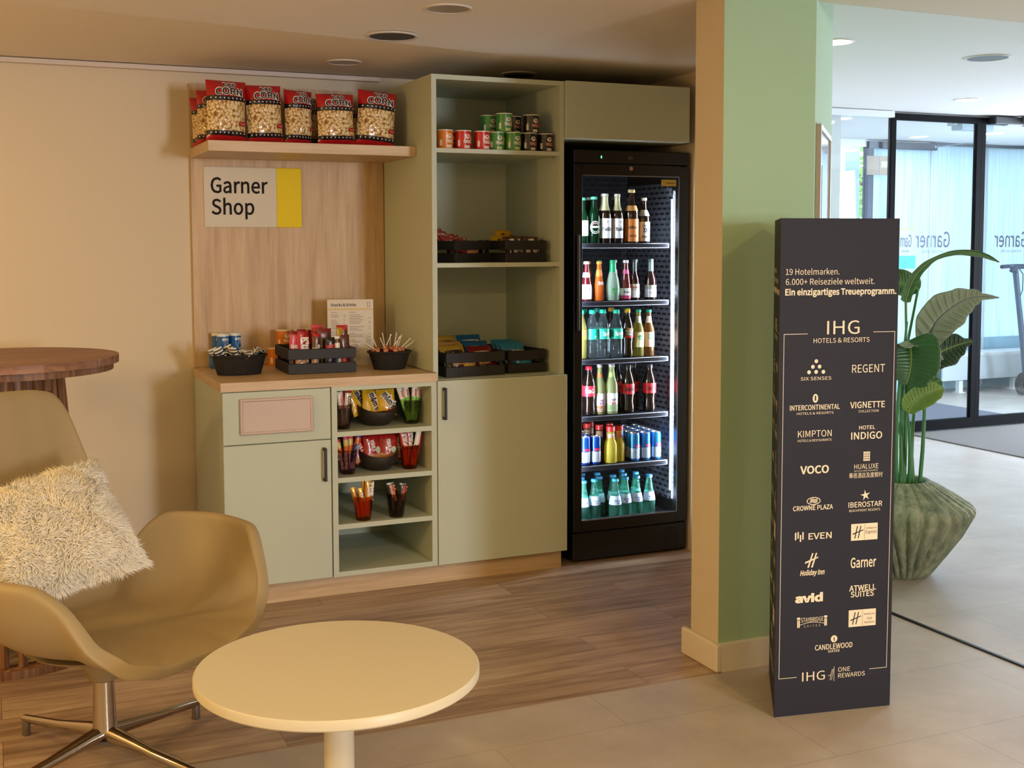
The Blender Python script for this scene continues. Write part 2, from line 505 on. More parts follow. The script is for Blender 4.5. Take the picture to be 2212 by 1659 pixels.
for k_, (x0, x1) in enumerate([(8.035, 8.8), (8.812, 9.545), (9.557, 10.4), (10.412, 12.5)]):
    struct('window_%d' % (5+k_), MB().box(x0, x1, 9.32, 9.33, 0.52, 2.49), REED)
struct('trim', MB().box(8.8, 8.812, 9.31, 9.34, 0.03, 2.5).box(9.545, 9.557, 9.31, 9.34, 0.03, 2.5).box(10.4, 10.412, 9.31, 9.34, 0.03, 2.5), M('#eef4f6', 0.4)).name = 'trim_5'
struct('wall_outer', MB().box(8.035, 12.5, 9.325, 9.36, 0, 0.52), M('#a8d4ea', 0.5))
struct('trim', MB().box(7.97, 8.035, 9.28, 9.36, 0, 2.5), M('#3a4152', 0.4, metal=0.3)).name = 'trim_6'
struct('trim', MB().box(7.97, 8.82, 9.27, 9.36, 2.44, 2.505).box(8.82, 12.5, 9.30, 9.36, 2.49, 2.5195), M('#5a6577', 0.4)).name = 'trim_7'
struct('trim', MB().box(6.0, 7.97, 9.30, 9.36, 2.45, 2.5195).box(6.0, 7.97, 9.30, 9.36, 0, 0.05), M('#dfe8ee', 0.4)).name = 'trim_8'
struct('wall_vestibule', MB().box(5.9, 6.0, 7.3, 9.6, 0, EH).box(12.5, 12.6, 7.3, 9.6, 0, EH).box(10.15, 12.6, 7.2, 7.3, 0, EH), M('#e4e8ea', 0.8))
# outside
struct('ground', MB().box(-6, 40, 9.6, 46, -0.1, -0.02), M('#b9b4ac', 0.9, var=0.1, vscale=2))
struct('pillar', MB().box(8.24, 8.43, 9.95, 10.2, -0.02, 3.2), M('#c3d3ea', 0.7))
def leaves_mesh(n, rx, ry, rz, size, seed):
    rd = random.Random(seed); mb = MB()
    for _ in range(n):
        while True:
            a = Vector((rd.uniform(-1, 1), rd.uniform(-1, 1), rd.uniform(-1, 1)))
            if 0.25 < a.length < 1: break
        c = Vector((a.x*rx, a.y*ry, a.z*rz))
        u = Vector((rd.gauss(0, 1), rd.gauss(0, 1), rd.gauss(0, 1))).normalized(); w = u.orthogonal().normalized()
        sz = size*rd.uniform(0.6, 1.3)
        mb.add([c-u*sz, c+w*sz*.45, c+u*sz, c-w*sz*.45], [(0, 1, 2, 3)], rd.randrange(2))
    return mb
LEAF = [M('#7fae4e', 0.6), M('#a8c878', 0.6)]
for (tx, ty, h, lab_, sd) in [(10.15, 12.6, 2.2, 'leafy green tree outside the clear pane, seen beside the white pillar', 3), (12.1, 14.3, 2.6, 'taller pale green tree outside, seen between the white pillar and the black door frame', 5)]:
    t = thing('garden_tree', lab_, 'tree', (tx, ty, -0.02))
    MB().tube([(0, 0, 0), (0.03, 0.02, 0.8), (0, 0.05, 1.6), (0.05, 0, h)], [0.09, 0.07, 0.05, 0.03], 8).build('trunk', M('#6d5a48', 0.9), t, True)
    o = leaves_mesh(1500, 1.0, 0.9, 1.25, 0.085, sd).build('foliage', LEAF, t); o.location = (0, 0, h-0.2)

# ------------------------------------------------------------------ ceiling fittings
def fitting(name, label, cat, x, y, z, r, kind, group=None):
    t = thing(name, label, cat, (x, y, z), 0, group)
    MB().lathe([(r, 0), (r*1.0, -0.004), (r*0.97, -0.006), (r*0.86, -0.005), (r*0.86, 0)], 40).build('trim_ring', M('#d9d2c8' if kind != 'lit' else '#eceae6', 0.4), t, True)
    if kind == 'speaker':
        MB().lathe([(r*0.86, -0.003), (0, -0.004)], 40).build('grille', M('#3f3a38' if z < 2.4 else '#6f7a84', 0.7, bump=0.3, bscale=900), t)
    elif kind == 'off':
        MB().lathe([(r*0.86, -0.003), (r*0.6, -0.0035), (0, -0.003)], 40).build('lens', M('#a49a8e', 0.3), t, True)
    elif kind == 'dark':
        MB().lathe([(r*0.86, -0.012), (r*0.5, -0.02), (0, -0.022)], 40).build('lens', M('#2b2523', 0.35), t, True)
    else:
        MB().lathe([(r*0.86, -0.003), (0, -0.008)], 40).build('lens', emitter('lit_lens', (1.0, 0.86, 0.72), 14), t, True)
    return t
fitting('ceiling_light', 'unlit pale round ceiling light in front of the dark ceiling speaker', 'light', 1.545, 4.02, zc(3.97), 0.088, 'off')
fitting('ceiling_speaker', 'round ceiling speaker with a dark grille above the open shelving', 'speaker', 1.51, 4.55, zc(4.53), 0.107, 'speaker')
fitting('ceiling_light', 'unlit pale round ceiling light above the popcorn shelf', 'light', 1.49, 5.17, zc(5.17), 0.08, 'off')
fitting('ceiling_light', 'dark recessed round light over the top of the tall cabinet', 'light', 2.36, 5.2, zc(5.2), 0.085, 'dark')
def lit(x, y, label):
    t = fitting('ceiling_light', label, 'light', x, y, EH, 0.095, 'lit')
    l = bpy.data.lights.new('downlight_lamp', 'AREA'); l.shape = 'DISK'; l.size = 0.15; l.energy = 3; l.color = (1, 0.88, 0.74)
    o = bpy.data.objects.new('downlight_lamp', l); COL.objects.link(o); o.parent = t; o.location = (0, 0, -0.02)
lit(3.975, 4.89, 'glowing round downlight half hidden by the green column')
lit(6.43, 6.467, 'glowing round downlight just inside the glass entrance doors')
lit(6.407, 7.8, 'glowing round downlight beyond the glass, above the white pillar')
lit(8.2, 8.86, 'glowing round downlight beyond the glass, over the outer door closer')
lit(8.613, 8.342, 'thin glowing downlight beyond the glass door nearer the scooter')
fitting('ceiling_speaker', 'round grey ceiling speaker over the entrance floor', 'speaker', 5.088, 4.98, EH, 0.125, 'speaker')

# door operators and closers
def gadget(name, label, cat, loc, dims, col, sub=None, rot=0):
    t = thing(name, label, cat, loc, rot)
    MB().box(0, dims[0], 0, dims[1], -dims[2], 0, 0, 0.006).build('housing', M(col, 0.5), t)
    if sub: MB().box(*sub[:6]).build(sub[6], M(sub[7], 0.4), t)
    return t
gadget('door_operator', 'dark box sensor on the black door head beside the wooden block', 'door operator', (7.40, 7.14, 2.51), (0.31, 0.08, 0.06), '#23232b', (0.14, 0.30, 0.005, 0.07, -0.066, -0.06, 'sensor_window', '#b9c6d2'))
gadget('door_sensor', 'beige angled sensor block at the head of the entrance doors', 'sensor', (7.69, 7.05, 2.515), (0.16, 0.12, 0.05), '#8f8576', (0.02, 0.15, 0.01, 0.11, -0.056, -0.05, 'sensor_window', '#c9d4de'))
gadget('door_operator', 'grey operator box seen through the glass under the vestibule ceiling', 'door operator', (7.45, 7.55, 2.518), (0.36, 0.12, 0.075), '#9fb0ba', (-0.06, 0.0, 0.02, 0.1, -0.04, 0.0, 'bracket', '#aab8c2'))
gadget('door_sensor', 'grey sensor box hanging beside the edge of the slanted green wall', 'sensor', (6.52, 8.1, 2.4), (0.12, 0.14, 0.06), '#8d949b', (0.02, 0.06, 0.03, 0.08, 0.0, 0.118, 'hanger', '#9aa3aa'))
t = thing('door_closer', 'long dark door closer on the outer glass door with a slim arm', 'door closer', (8.10, 9.23, 2.503))
MB().box(0, 0.70, 0, 0.04, -0.07, 0, 0, 0.005).build('body', M('#4a4f5c', 0.45), t)
MB().tube([(0.72, 0.02, -0.03), (0.95, -0.10, 0.0), (1.16, -0.2, 0.005)], 0.006, 6).build('arm', M('#8592a2', 0.4), t)
fixn(MB().lathe([(0, 0), (0.012, 0), (0.012, 0.004), (0, 0.004)], 16).build('end_cap', M('#b9c4cf', 0.4), t)).rotation_euler = (pi/2, 0, 0)
t.children[-1].location = (0.67, 0.0, -0.035)

# lettering and papers on the outer glazing (read from outside, so mirrored from in here)
VIOLET = M('#7d7f9c', 0.6)
def glass_sign(x0, x1, label):
    t = thing('window_lettering', label, 'lettering', ((x0+x1)/2, 9.316, 1.465), 0)
    w = x1-x0
    text(t, 'word', [dict(s='Garner', cx=0, base=0, w=w, h=0.155, mirror=True, bold=0.006)], VIOLET)
    text(t, 'tagline', [dict(s='AN IHG HOTEL', cx=0.0, base=-0.058, w=w*0.66, h=0.026, mirror=True)], VIOLET)
glass_sign(8.615, 9.07, 'mirrored grey hotel name on the reeded glass above the arching leaf')
glass_sign(9.68, 10.14, 'mirrored grey hotel name on the reeded glass above the scooter handlebar')
t = thing('poster', 'pale poster with a cyan band on the reeded glass, half hidden by the dark totem', 'poster', (8.40, 9.312, 1.25))
MB().box(0, 0.215, -0.003, 0, 0, 0.405).build('sheet', M('#cfe6f2', 0.6), t)
MB().box(0, 0.215, -0.0045, -0.003, 0, 0.13).build('colour_band', M('#62cfdc', 0.6), t)
MB().box(0, 0.215, -0.0045, -0.003, 0.397, 0.405).build('top_stripe', M('#d8d86a', 0.6), t)
text(t, 'lettering', [dict(s='Garner', cx=0.05, base=0.22, w=0.22, h=0.12, y=-0.005, mirror=True, bold=0.006), dict(s='AN IHG', cx=0.08, base=0.165, w=0.10, h=0.02, y=-0.005, mirror=True), dict(s='me', cx=0.075, base=0.05, w=0.04, h=0.016, y=-0.005, mirror=True)], VIOLET)
t = thing('notice', 'beige paper notice taped on the outer glass door beside the black frame', 'notice', (7.935, 9.262, 2.175))
MB().box(0, 0.145, -0.002, 0, 0, 0.185).box(0.152, 0.30, -0.002, 0, 0, 0.185).build('paper', M('#8f8c88', 0.7), t)
MB().box(0.175, 0.255, -0.003, -0.002, 0.075, 0.135).build('slip', M('#a9a9a4', 0.7), t)
struct('window_9', MB().box(8.035, 8.24, 9.264, 9.267, 0.1, 2.43), PANE)

# vestibule bench, scooter, mats
t = thing('bench', 'long white bench along the foot of the reeded glass', 'bench', (8.7, 9.0, 0))
MB().box(0, 3.6, 0, 0.26, 0.36, 0.40, 0, 0.006).build('seat', M('#e2e8ea', 0.5), t)
MB().box(0, 3.6, -0.01, 0.01, 0.13, 0.36, 0, 0.004).build('front_panel', M('#c9d2d8', 0.5), t)
for x_ in (0.25, 0.98, 2.1, 3.2):
    MB().box(x_, x_+0.05, 0.02, 0.07, 0, 0.13).box(x_-0.015, x_+0.065, 0.0, 0.09, 0, 0.008).build('leg', M('#eef2f4', 0.4), t)
t = thing('kick_scooter', 'grey electric kick scooter parked behind the glass, cut by the frame', 'scooter', (9.19, 8.60, 0), radians(10))
t.scale = (1.06, 1.06, 1.06)
GS = M('#56667c', 0.45, metal=0.3); GD = M('#39465a', 0.6)
MB().tube([(0.03, 0, 1.18), (0.10, 0, 0.85), (0.2, 0, 0.4), (0.25, 0, 0.16)], [0.026, 0.024, 0.028, 0.03], 12).build('stem', GS, t, True)
MB().tube([(0.02, 0, 1.2), (0.0, 0.0, 1.155)], [0.03, 0.036], 12).box(-0.03, 0.16, -0.03, 0.03, 1.18, 1.225, 0, 0.012).build('display', GD, t, True)
MB().tube([(-0.02, -0.0, 1.21), (-0.12, -0.02, 1.205), (0.24, 0.0, 1.215)][1:], 0.011, 10).build('handlebar', GS, t, True)
for s_ in (0, 1):
    x_ = -0.21 if not s_ else 0.22
    MB().tube([(x_, -0.02, 1.203), (x_+0.12, -0.015, 1.207)], 0.018, 12).build('grip', M('#2d3850', 0.8), t, True)
MB().tube([(-0.08, -0.03, 1.20), (-0.07, -0.05, 1.175), (-0.13, -0.07, 1.16)], 0.006, 8).build('brake_lever', GD, t, True)
MB().tube([(0.1, 0.02, 1.2), (0.2, 0.03, 1.13), (0.2, 0.03, 0.98), (0.11, 0.02, 0.86)], 0.005, 6).build('cable', GD, t, True)
MB().box(0.24, 0.86, -0.075, 0.075, 0.10, 0.155, 0, 0.015).build('deck', GD, t)
for x_ in (0.2, 0.92):
    o = MB().lathe([(0.05, -0.022), (0.09, -0.025), (0.105, -0.012), (0.105, 0.012), (0.09, 0.025), (0.05, 0.022), (0.05, -0.022)], 28).build('wheel', M('#22252c', 0.8), t, True)
    o.rotation_euler = (pi/2, 0, 0); o.location = (x_, 0, 0.105)
def matm(c):
    m, n, l, p = newmat('ribbed_mat_'+c)
    tc = n.new('ShaderNodeTexCoord'); wv = n.new('ShaderNodeTexWave'); wv.inputs['Scale'].default_value = 14; wv.bands_direction = 'Y'
    wv.inputs['Distortion'].default_value = 1.2; wv.inputs['Detail'].default_value = 3; wv.inputs['Detail Scale'].default_value = 4
    l.new(tc.outputs['Object'], wv.inputs['Vector'])
    a = lin(c)
    r = n.new('ShaderNodeMixRGB'); r.inputs[1].default_value = (*[x*.6 for x in a], 1); r.inputs[2].default_value = (*a, 1)
    l.new(wv.outputs['Fac'], r.inputs[0]); l.new(r.outputs[0], p.inputs['Base Color']); p.inputs['Roughness'].default_value = 0.95
    return m
tag(MB().box(6.62, 9.6, 5.2, 7.19, 0.0005, 0.009, 0, 0.003).build('entrance_mat', matm('#75706e')), 'grey ribbed mat on the tiles just inside the entrance doors', 'mat')
tag(MB().box(6.1, 8.15, 7.33, 8.78, 0.0005, 0.009, 0, 0.003).build('entrance_mat', matm('#6a6d7c')), 'dark blue-grey mat on the vestibule floor beyond the glass doors', 'mat')

# framed picture on the slanted green wall
dv = Vector((0.6765, 0.7364)); P_ = Vector((2.70, 3.425))+dv*0.06
t = thing('wall_picture', 'tall picture in a thin brown frame on the slanted green wall beside the column', 'picture', (P_.x+0.0005, P_.y-0.0005, 1.0), atan2(dv.y, dv.x))
fr = MB(); W_, H_ = 0.56, 0.93
fr.box(0, 0.02, -0.018, 0, 0, H_).box(W_-0.02, W_, -0.018, 0, 0, H_).box(0.02, W_-0.02, -0.018, 0, 0, 0.02).box(0.02, W_-0.02, -0.018, 0, H_-0.02, H_)
fr.build('frame', M('#a89a86', 0.35), t)
MB().box(0.02, W_-0.02, -0.012, -0.002, 0.02, H_-0.02).build('print', M('#c8cdd2', 0.15, coat=0.6), t)
MB().box(0.14, W_-0.14, -0.0135, -0.012, 0.14, H_-0.14).build('image_field', M('#8f9aa6', 0.2, coat=0.6), t)

# ================================================================== CABINETS
SAGE = M('#c0c8b6', 0.55, bump=0.015, bscale=300)
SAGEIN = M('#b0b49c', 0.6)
OAK = wood('light_oak', ['#b0906c', '#c3a57f', '#d0b58f'], (7, 7, 0.45), 0.5, 0.4)
OAKH = wood('light_oak_along', ['#b59770', '#c8ac86', '#d6bc98'], (0.45, 7, 7), 0.45, 0.4)
BLK = M('#141317', 0.45)
YF = 4.813
def handle(parent, x, z0, z1):
    MB().box(x-0.006, x+0.006, YF-0.034, YF-0.024, z0, z1, 0, 0.003).box(x-0.005, x+0.005, YF-0.026, YF+0.001, z0, z0+0.012).box(x-0.005, x+0.005, YF-0.026, YF+0.001, z1-0.012, z1).build('handle', BLK, parent)

t = thing('base_cabinet', 'sage green base cabinet with a drawer bearing a pink framed panel', 'cabinet', (0, 0, 0))
MB().box(0.859, 1.3115, YF+0.022, 5.50, 0.092, 0.907).build('body', SAGE, t)
dr = MB().box(0.8605, 1.3095, YF, YF+0.02, 0.689, 0.904, 0, 0.0015).build('drawer', SAGE, t)
pm = MB()
pm.box(0.928, 1.233, YF-0.014, YF+0.0005, 0.728, 0.741, 0, 0.004).box(0.928, 1.233, YF-0.014, YF+0.0005, 0.864, 0.877, 0, 0.004).box(0.928, 0.941, YF-0.014, YF+0.0005, 0.735, 0.87, 0, 0.004).box(1.22, 1.233, YF-0.014, YF+0.0005, 0.735, 0.87, 0, 0.004)
pm.box(0.938, 1.223, YF-0.009, YF+0.0005, 0.738, 0.867)
pm.build('framed_panel', M('#c8b3a6', 0.45, var=0.07, vscale=9), dr)
do = MB().box(0.8605, 1.3095, YF, YF+0.02, 0.094, 0.685, 0, 0.0015).build('door', SAGE, t)
handle(do, 1.278, 0.513, 0.654)

t = thing('shelf_cabinet', 'sage green base cabinet with four open compartments of sweets', 'cabinet', (0, 0, 0))
b = MB()
b.box(1.3145, 1.338, YF, 5.46, 0.092, 0.907).box(1.761, 1.7855, YF, 5.46, 0.092, 0.907).box(1.338, 1.761, YF, 5.46, 0.889, 0.907).box(1.338, 1.761, YF, 5.46, 0.092, 0.113)
b.build('body', SAGE, t)
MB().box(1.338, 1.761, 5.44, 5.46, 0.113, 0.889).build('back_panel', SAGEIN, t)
for z in (0.714, 0.517, 0.317):
    MB().box(1.338, 1.761, YF+0.001, 5.44, z-0.021, z).build('shelf', SAGE, t)

t = thing('base_cabinet', 'wide sage green base cabinet with one plain door under the tall shelving', 'cabinet', (0, 0, 0))
MB().box(1.789, 2.412, YF+0.022, 5.46, 0.092, 0.908).build('body', SAGE, t)
do = MB().box(1.7895, 2.421, YF-0.003, YF+0.02, 0.092, 0.909, 0, 0.0015).build('door', SAGE, t)
handle(do, 1.817, 0.74, 0.88)
tag(MB().box(0.866, 2.416, 4.863, 4.882, 0.0005, 0.0915).build('plinth', OAKH), 'light oak plinth along the foot of the base cabinets', 'plinth')
tag(MB().prism([(0.854, YF-0.002), (1.788, YF-0.002), (1.788, 4.829), (1.7725, 4.829), (1.7725, 5.505), (0.854, 5.505)], 0.9075, 0.945).build('worktop', OAKH), 'light oak worktop carrying the baskets and the menu card', 'worktop')

t = thing('tall_shelving', 'tall sage green open shelving unit with crates and snack tubs', 'shelving', (0, 0, 0))
b = MB()
b.box(1.7775, 1.800, 4.832, 5.50, 0.9475, 2.235).box(1.789, 1.800, 4.832, 5.46, 0.9105, 0.9475).box(2.392, 2.4145, 4.832, 5.46, 0.9105, 2.235).box(1.800, 2.392, 4.832, 5.46, 2.214, 2.235)
b.build('carcass', SAGE, t)
MB().box(1.800, 2.392, 5.435, 5.455, 0.9105, 2.214).build('back_panel', SAGE, t)
for z in (1.92, 1.422):
    MB().box(1.800, 2.392, 4.833, 5.435, z-0.019, z).build('shelf', SAGE, t)
MB().box(1.800, 2.392, 4.833, 5.435, 0.9105, 0.9125).build('base_board', SAGE, t)
for z in (1.898, 1.400):
    MB().tube([(2.391, 4.88, z), (2.380, 4.88, z), (2.378, 4.88, z-0.012)], 0.0025, 8).build('shelf_pin', M('#b8a890', 0.3, metal=0.8), t)
tag(MB().box(2.417, 3.067, YF, 5.45, 1.98, 2.237, 0, 0.0015).build('overhead_cabinet', SAGE), 'plain sage green cabinet front above the drinks fridge', 'cabinet')
tag(MB().box(0.864, 1.776, 5.505, 5.529, 0.946, 2.232).build('back_panel_board', OAK), 'light oak wall board behind the popcorn shelf and the worktop', 'wall panel')
tag(MB().box(0.862, 1.7765, 5.03, 5.504, 1.896, 1.94, 0, 0.001).build('wall_shelf', OAKH), 'light oak wall shelf holding the popcorn bags', 'shelf')

t = thing('shop_sign', 'white wall sign with dark shop name and a yellow block', 'sign', (0.919, 5.504, 1.585))
MB().box(0, 0.334, -0.007, 0, 0, 0.277, 0, 0.003).build('sign_board', M('#d9d3c4', 0.6, spec=0.2), t)
MB().box(0.334, 0.452, -0.007, 0, 0, 0.277, 0, 0.003).build('yellow_block', M('#ead22c', 0.65, spec=0.2), t)
text(t, 'lettering', [dict(s='Garner', cx=0.161, base=0.158, w=0.262, h=0.068, y=-0.0076, bold=0.012), dict(s='Shop', cx=0.130, base=0.060, w=0.196, h=0.068, y=-0.0076, bold=0.012)], M('#17110f', 0.6, spec=0.15))

# ================================================================== DRINKS FRIDGE
FB = M('#0d0d10', 0.35)
FI = M('#1b1c22', 0.4)
FX0, FX1, FY, FT = 2.492, 3.112, 4.885, 1.938
fr = thing('drinks_fridge', 'tall black glass-door fridge full of bottled drinks', 'fridge', (0, 0, 0))
b = MB()
b.box(FX0, FX0+0.032, FY+0.0435, 5.46, 0.012, FT).box(FX1-0.03, FX1, FY+0.0435, 5.46, 0.012, FT).box(FX0+0.032, FX1-0.03, FY+0.0435, 5.46, 1.86, FT).box(FX0+0.032, FX1-0.03, FY+0.0435, 5.46, 0.012, 0.178).box(FX0+0.032, FX1-0.03, 5.43, 5.46, 0.178, 1.86)
b.build('housing', FB, fr)
o = MB().box(FX0, FX1, FY, FY+0.043, 1.877, FT, 0, 0.004).build('control_panel', FB, fr)
MB().box(2.775, 2.80, FY-0.002, FY+0.001, 1.898, 1.912).build('display', M('#4a4644', 0.4), o)
MB().box(2.632, 2.636, FY-0.002, FY+0.001, 1.9, 1.912).build('indicator_lamp', emitter('green_led', (0.05, 1.0, 0.5), 2.0), o)
o = MB().box(FX0, FX1, FY+0.004, FY+0.043, 0.012, 0.145, 0, 0.004).build('kick_panel', FB, fr)
vm = MB()
for k in range(7): vm.box(2.99, 3.07, FY+0.001, FY+0.005, 0.05+0.011*k, 0.055+0.011*k)
vm.build('vent_slot', M('#050506', 0.6), o)
GX0, GX1, GZ0, GZ1 = 2.537, 3.058, 0.20, 1.823
dm = MB()
dm.box(FX0, GX0, FY, FY+0.04, 0.149, 1.873, 0, 0.003).box(GX1, FX1, FY, FY+0.04, 0.149, 1.873, 0, 0.003).box(GX0, GX1, FY, FY+0.04, 0.149, GZ0).box(GX0, GX1, FY, FY+0.04, GZ1, 1.873)
do = dm.build('door', FB, fr)
MB().box(GX0, GX1, FY+0.006, FY+0.010, GZ0, GZ1).build('glass_panel', glass('fridge_glass', (0.95, 0.97, 1.0), gloss=0.05), do)
tm = MB(); tm.box(GX1-0.004, GX1, FY-0.001, FY+0.004, GZ0, GZ1).box(GX0, GX1, FY-0.001, FY+0.004, GZ0, GZ0+0.004).box(GX0, GX1, FY-0.001, FY+0.004, GZ1-0.004, GZ1)
tm.build('metal_edge', M('#8c8f98', 0.3, metal=0.8), do)
lk = MB().lathe([(0, -0.005), (0.008, -0.005), (0.010, -0.002), (0.010, 0.002), (0, 0.002)], 20).build('lock', M('#b9a999', 0.3, metal=0.9), do, True)
lk.rotation_euler = (pi/2, 0, 0); lk.location = (2.791, FY-0.002, 1.856)
MB().box(2.5, 2.515, FY-0.025, FY-0.006, 1.10, 1.55, 0, 0.006).box(2.503, 2.512, FY-0.01, FY+0.002, 1.12, 1.14).box(2.503, 2.512, FY-0.01, FY+0.002, 1.51, 1.53).build('handle', FB, do)
o = MB().box(2.962, 3.042, FY+0.0035, FY+0.006, 1.778, 1.808).build('badge', M('#c9a93a', 0.4), do)
text(o, 'lettering', [dict(s='TeeFrost', cx=3.012, base=1.788, w=0.048, h=0.008, y=FY+0.003, bold=0.01)], DARKTXT)
# shelves with their front rails
def perforated(side=False):
    m, n, l, p = newmat('perforated_liner')
    tc = n.new('ShaderNodeTexCoord'); ch = n.new('ShaderNodeTexBrick'); ch.inputs['Scale'].default_value = 1
    sx_ = n.new('ShaderNodeSeparateXYZ'); cb = n.new('ShaderNodeCombineXYZ')
    l.new(tc.outputs['Object'], sx_.inputs[0]); l.new(sx_.outputs['Y' if side else 'X'], cb.inputs['X']); l.new(sx_.outputs['Z'], cb.inputs['Y'])
    l.new(cb.outputs[0], ch.inputs[0])
    ch.inputs['Brick Width'].default_value = 0.05; ch.inputs['Row Height'].default_value = 0.026; ch.inputs['Mortar Size'].default_value = 0.009 if side else 0.006; ch.inputs['Mortar Smooth'].default_value = 0.3
    mx = n.new('ShaderNodeMixRGB'); mx.inputs[1].default_value = (*lin('#0a0a0c'), 1); mx.inputs[2].default_value = (*lin('#4a4e59' if side else '#17181c'), 1)
    l.new(ch.outputs['Fac'], mx.inputs[0]); l.new(mx.outputs[0], p.inputs['Base Color']); p.inputs['Roughness'].default_value = 0.45 if side else 0.85
    p.inputs['Specular IOR Level'].default_value = 0.4 if side else 0.1
    return m
PF = perforated()
MB().box(2.525, 3.081, 5.425, 5.4295, 0.179, 1.859).build('back_liner', PF, fr)
MB().box(3.078, 3.0815, 4.99, 5.42, 0.24, 1.80).build('side_liner', perforated(True), fr)
SZ = {1: 1.505, 2: 1.230, 3: 0.954, 4: 0.682, 5: 0.443}
for k, z in SZ.items():
    s_ = MB().box(2.53, 3.052, 4.965, 5.41, z-0.006, z-0.001).build('shelf', FI, fr)
    MB().box(2.53, 3.046, 4.952, 4.965, z-0.022, z+0.002, 0, 0.003).build('front_rail', M('#34363e', 0.3, metal=0.4), s_)
LEDM = emitter('led_white', (0.85, 0.92, 1.0), 22)
for x, sg in ((3.07, -1), (2.531, 1)):
    st = MB().box(x-0.006, x+0.006, 4.935, 4.95, 0.25, 1.76).build('light_strip', M('#c9ced8', 0.4), fr)
    lm = MB()
    for k in range(60):
        z = 0.27+k*1.475/59
        lm.box(x-0.0035, x+0.0035, 4.931, 4.9349, z-0.007, z+0.007)
    o = lm.build('led_row', LEDM, st)
    l = bpy.data.lights.new('fridge_led_lamp', 'AREA'); l.shape = 'RECTANGLE'; l.size = 0.02; l.size_y = 1.48; l.energy = 13 if sg < 0 else 8; l.color = (0.80, 0.90, 1.0)
    lo = bpy.data.objects.new('fridge_led_lamp', l); COL.objects.link(lo); lo.parent = fr
    lo.location = (x+sg*0.008, 4.945, 1.0)
    lo.rotation_euler = (Vector((sg*0.9, 0.75, 0)).to_track_quat('-Z', 'Y')).to_euler()
    MB().tube([(x-sg*0.0+sg*-0.03*0, 4.97, 0.29), (x, 4.965, 1.0), (x, 4.97, 1.72)], 0.006, 8).build('upright', M('#6d7684', 0.3, metal=0.5), fr, True)
tag(MB().box(2.955, 3.0, 5.23, 5.231, 1.66, 1.715).build('price_card', M('#c9d4e2', 0.5)), 'small white card standing at the back of the top fridge shelf', 'card')
bpy.data.objects['price_card'].location.z = -0.154

# ================================================================== ROUND TABLES
t = thing('coffee_table', 'round cream coffee table with a thick pedestal beside the armchair', 'table', (0.742, 2.69, 0))
CT = M('#d2cab6', 0.4)
MB().lathe([(0, 0.474), (0.334, 0.474), (0.338, 0.478), (0.338, 0.496), (0.335, 0.5), (0, 0.5)], 96).build('tabletop', CT, t, True)
MB().lathe([(0, 0.012), (0.036, 0.012), (0.036, 0.46), (0.10, 0.474), (0, 0.474)], 40).build('pedestal', CT, t, True)
MB().lathe([(0, 0), (0.22, 0), (0.22, 0.006), (0.20, 0.012), (0, 0.012)], 64).build('base', CT, t, True)

t = thing('bar_table', 'high round bar table of dark slatted wood behind the armchair', 'table', (0.045, 4.68, 0))
TEAK = wood('dark_teak', ['#6a4630', '#8a5f44', '#a2775a'], (0.5, 9, 9), 0.5, 0.5)
TEAKV = wood('dark_teak_upright', ['#5a3a26', '#7d5638', '#a27c58'], (9, 9, 0.5), 0.5, 0.5)
tp = MB(); R_ = 0.405; n_sl = 9; sw = 2*R_/n_sl
for i in range(n_sl):
    y0 = -R_+i*sw+0.002; y1 = y0+sw-0.004
    poly = []
    for y in [y0+(y1-y0)*k/6 for k in range(7)]: poly.append((sqrt(max(0, R_*R_-y*y)), y))
    for y in [y1-(y1-y0)*k/6 for k in range(7)]: poly.append((-sqrt(max(0, R_*R_-y*y)), y))
    poly = [q for k, q in enumerate(poly) if k == 0 or (abs(q[0]-poly[k-1][0])+abs(q[1]-poly[k-1][1])) > 1e-5]
    tp.prism(poly, 1.071, 1.098)
o = fixn(tp.build('tabletop', TEAK, t)); o.rotation_euler = (0, 0, radians(12))
MB().lathe([(R_-0.03, 1.045), (R_-0.02, 1.045), (R_-0.02, 1.071), (R_-0.03, 1.071)], 72).lathe([(0, 1.05), (R_-0.03, 1.05), (R_-0.03, 1.069), (0, 1.069)], 72).build('rim_ring', TEAKV, t)
sl = MB()
for i in range(30):
    a = 2*pi*i/30
    def at(z): 
        u_ = z/1.045
        return 0.195+0.10*(1-u_)**1.2
    pts = [(at(z)*cos(a), at(z)*sin(a), z) for z in (0.03, 0.25, 0.5, 0.75, 1.045)]
    sl.tube(pts, [0.016, 0.0155, 0.015, 0.0145, 0.014], 4)
sl.build('slatted_base', TEAKV, t)
MB().lathe([(0.26, 0.0), (0.335, 0.0), (0.335, 0.03), (0.26, 0.03), (0.26, 0)], 48).lathe([(0.15, 0.98), (0.2, 0.98), (0.2, 1.045), (0.15, 1.045), (0.15, 0.98)], 48).lathe([(0, 0.1), (0.12, 0.1), (0.12, 1.05), (0, 1.05)], 24).build('base_ring', TEAKV, t)

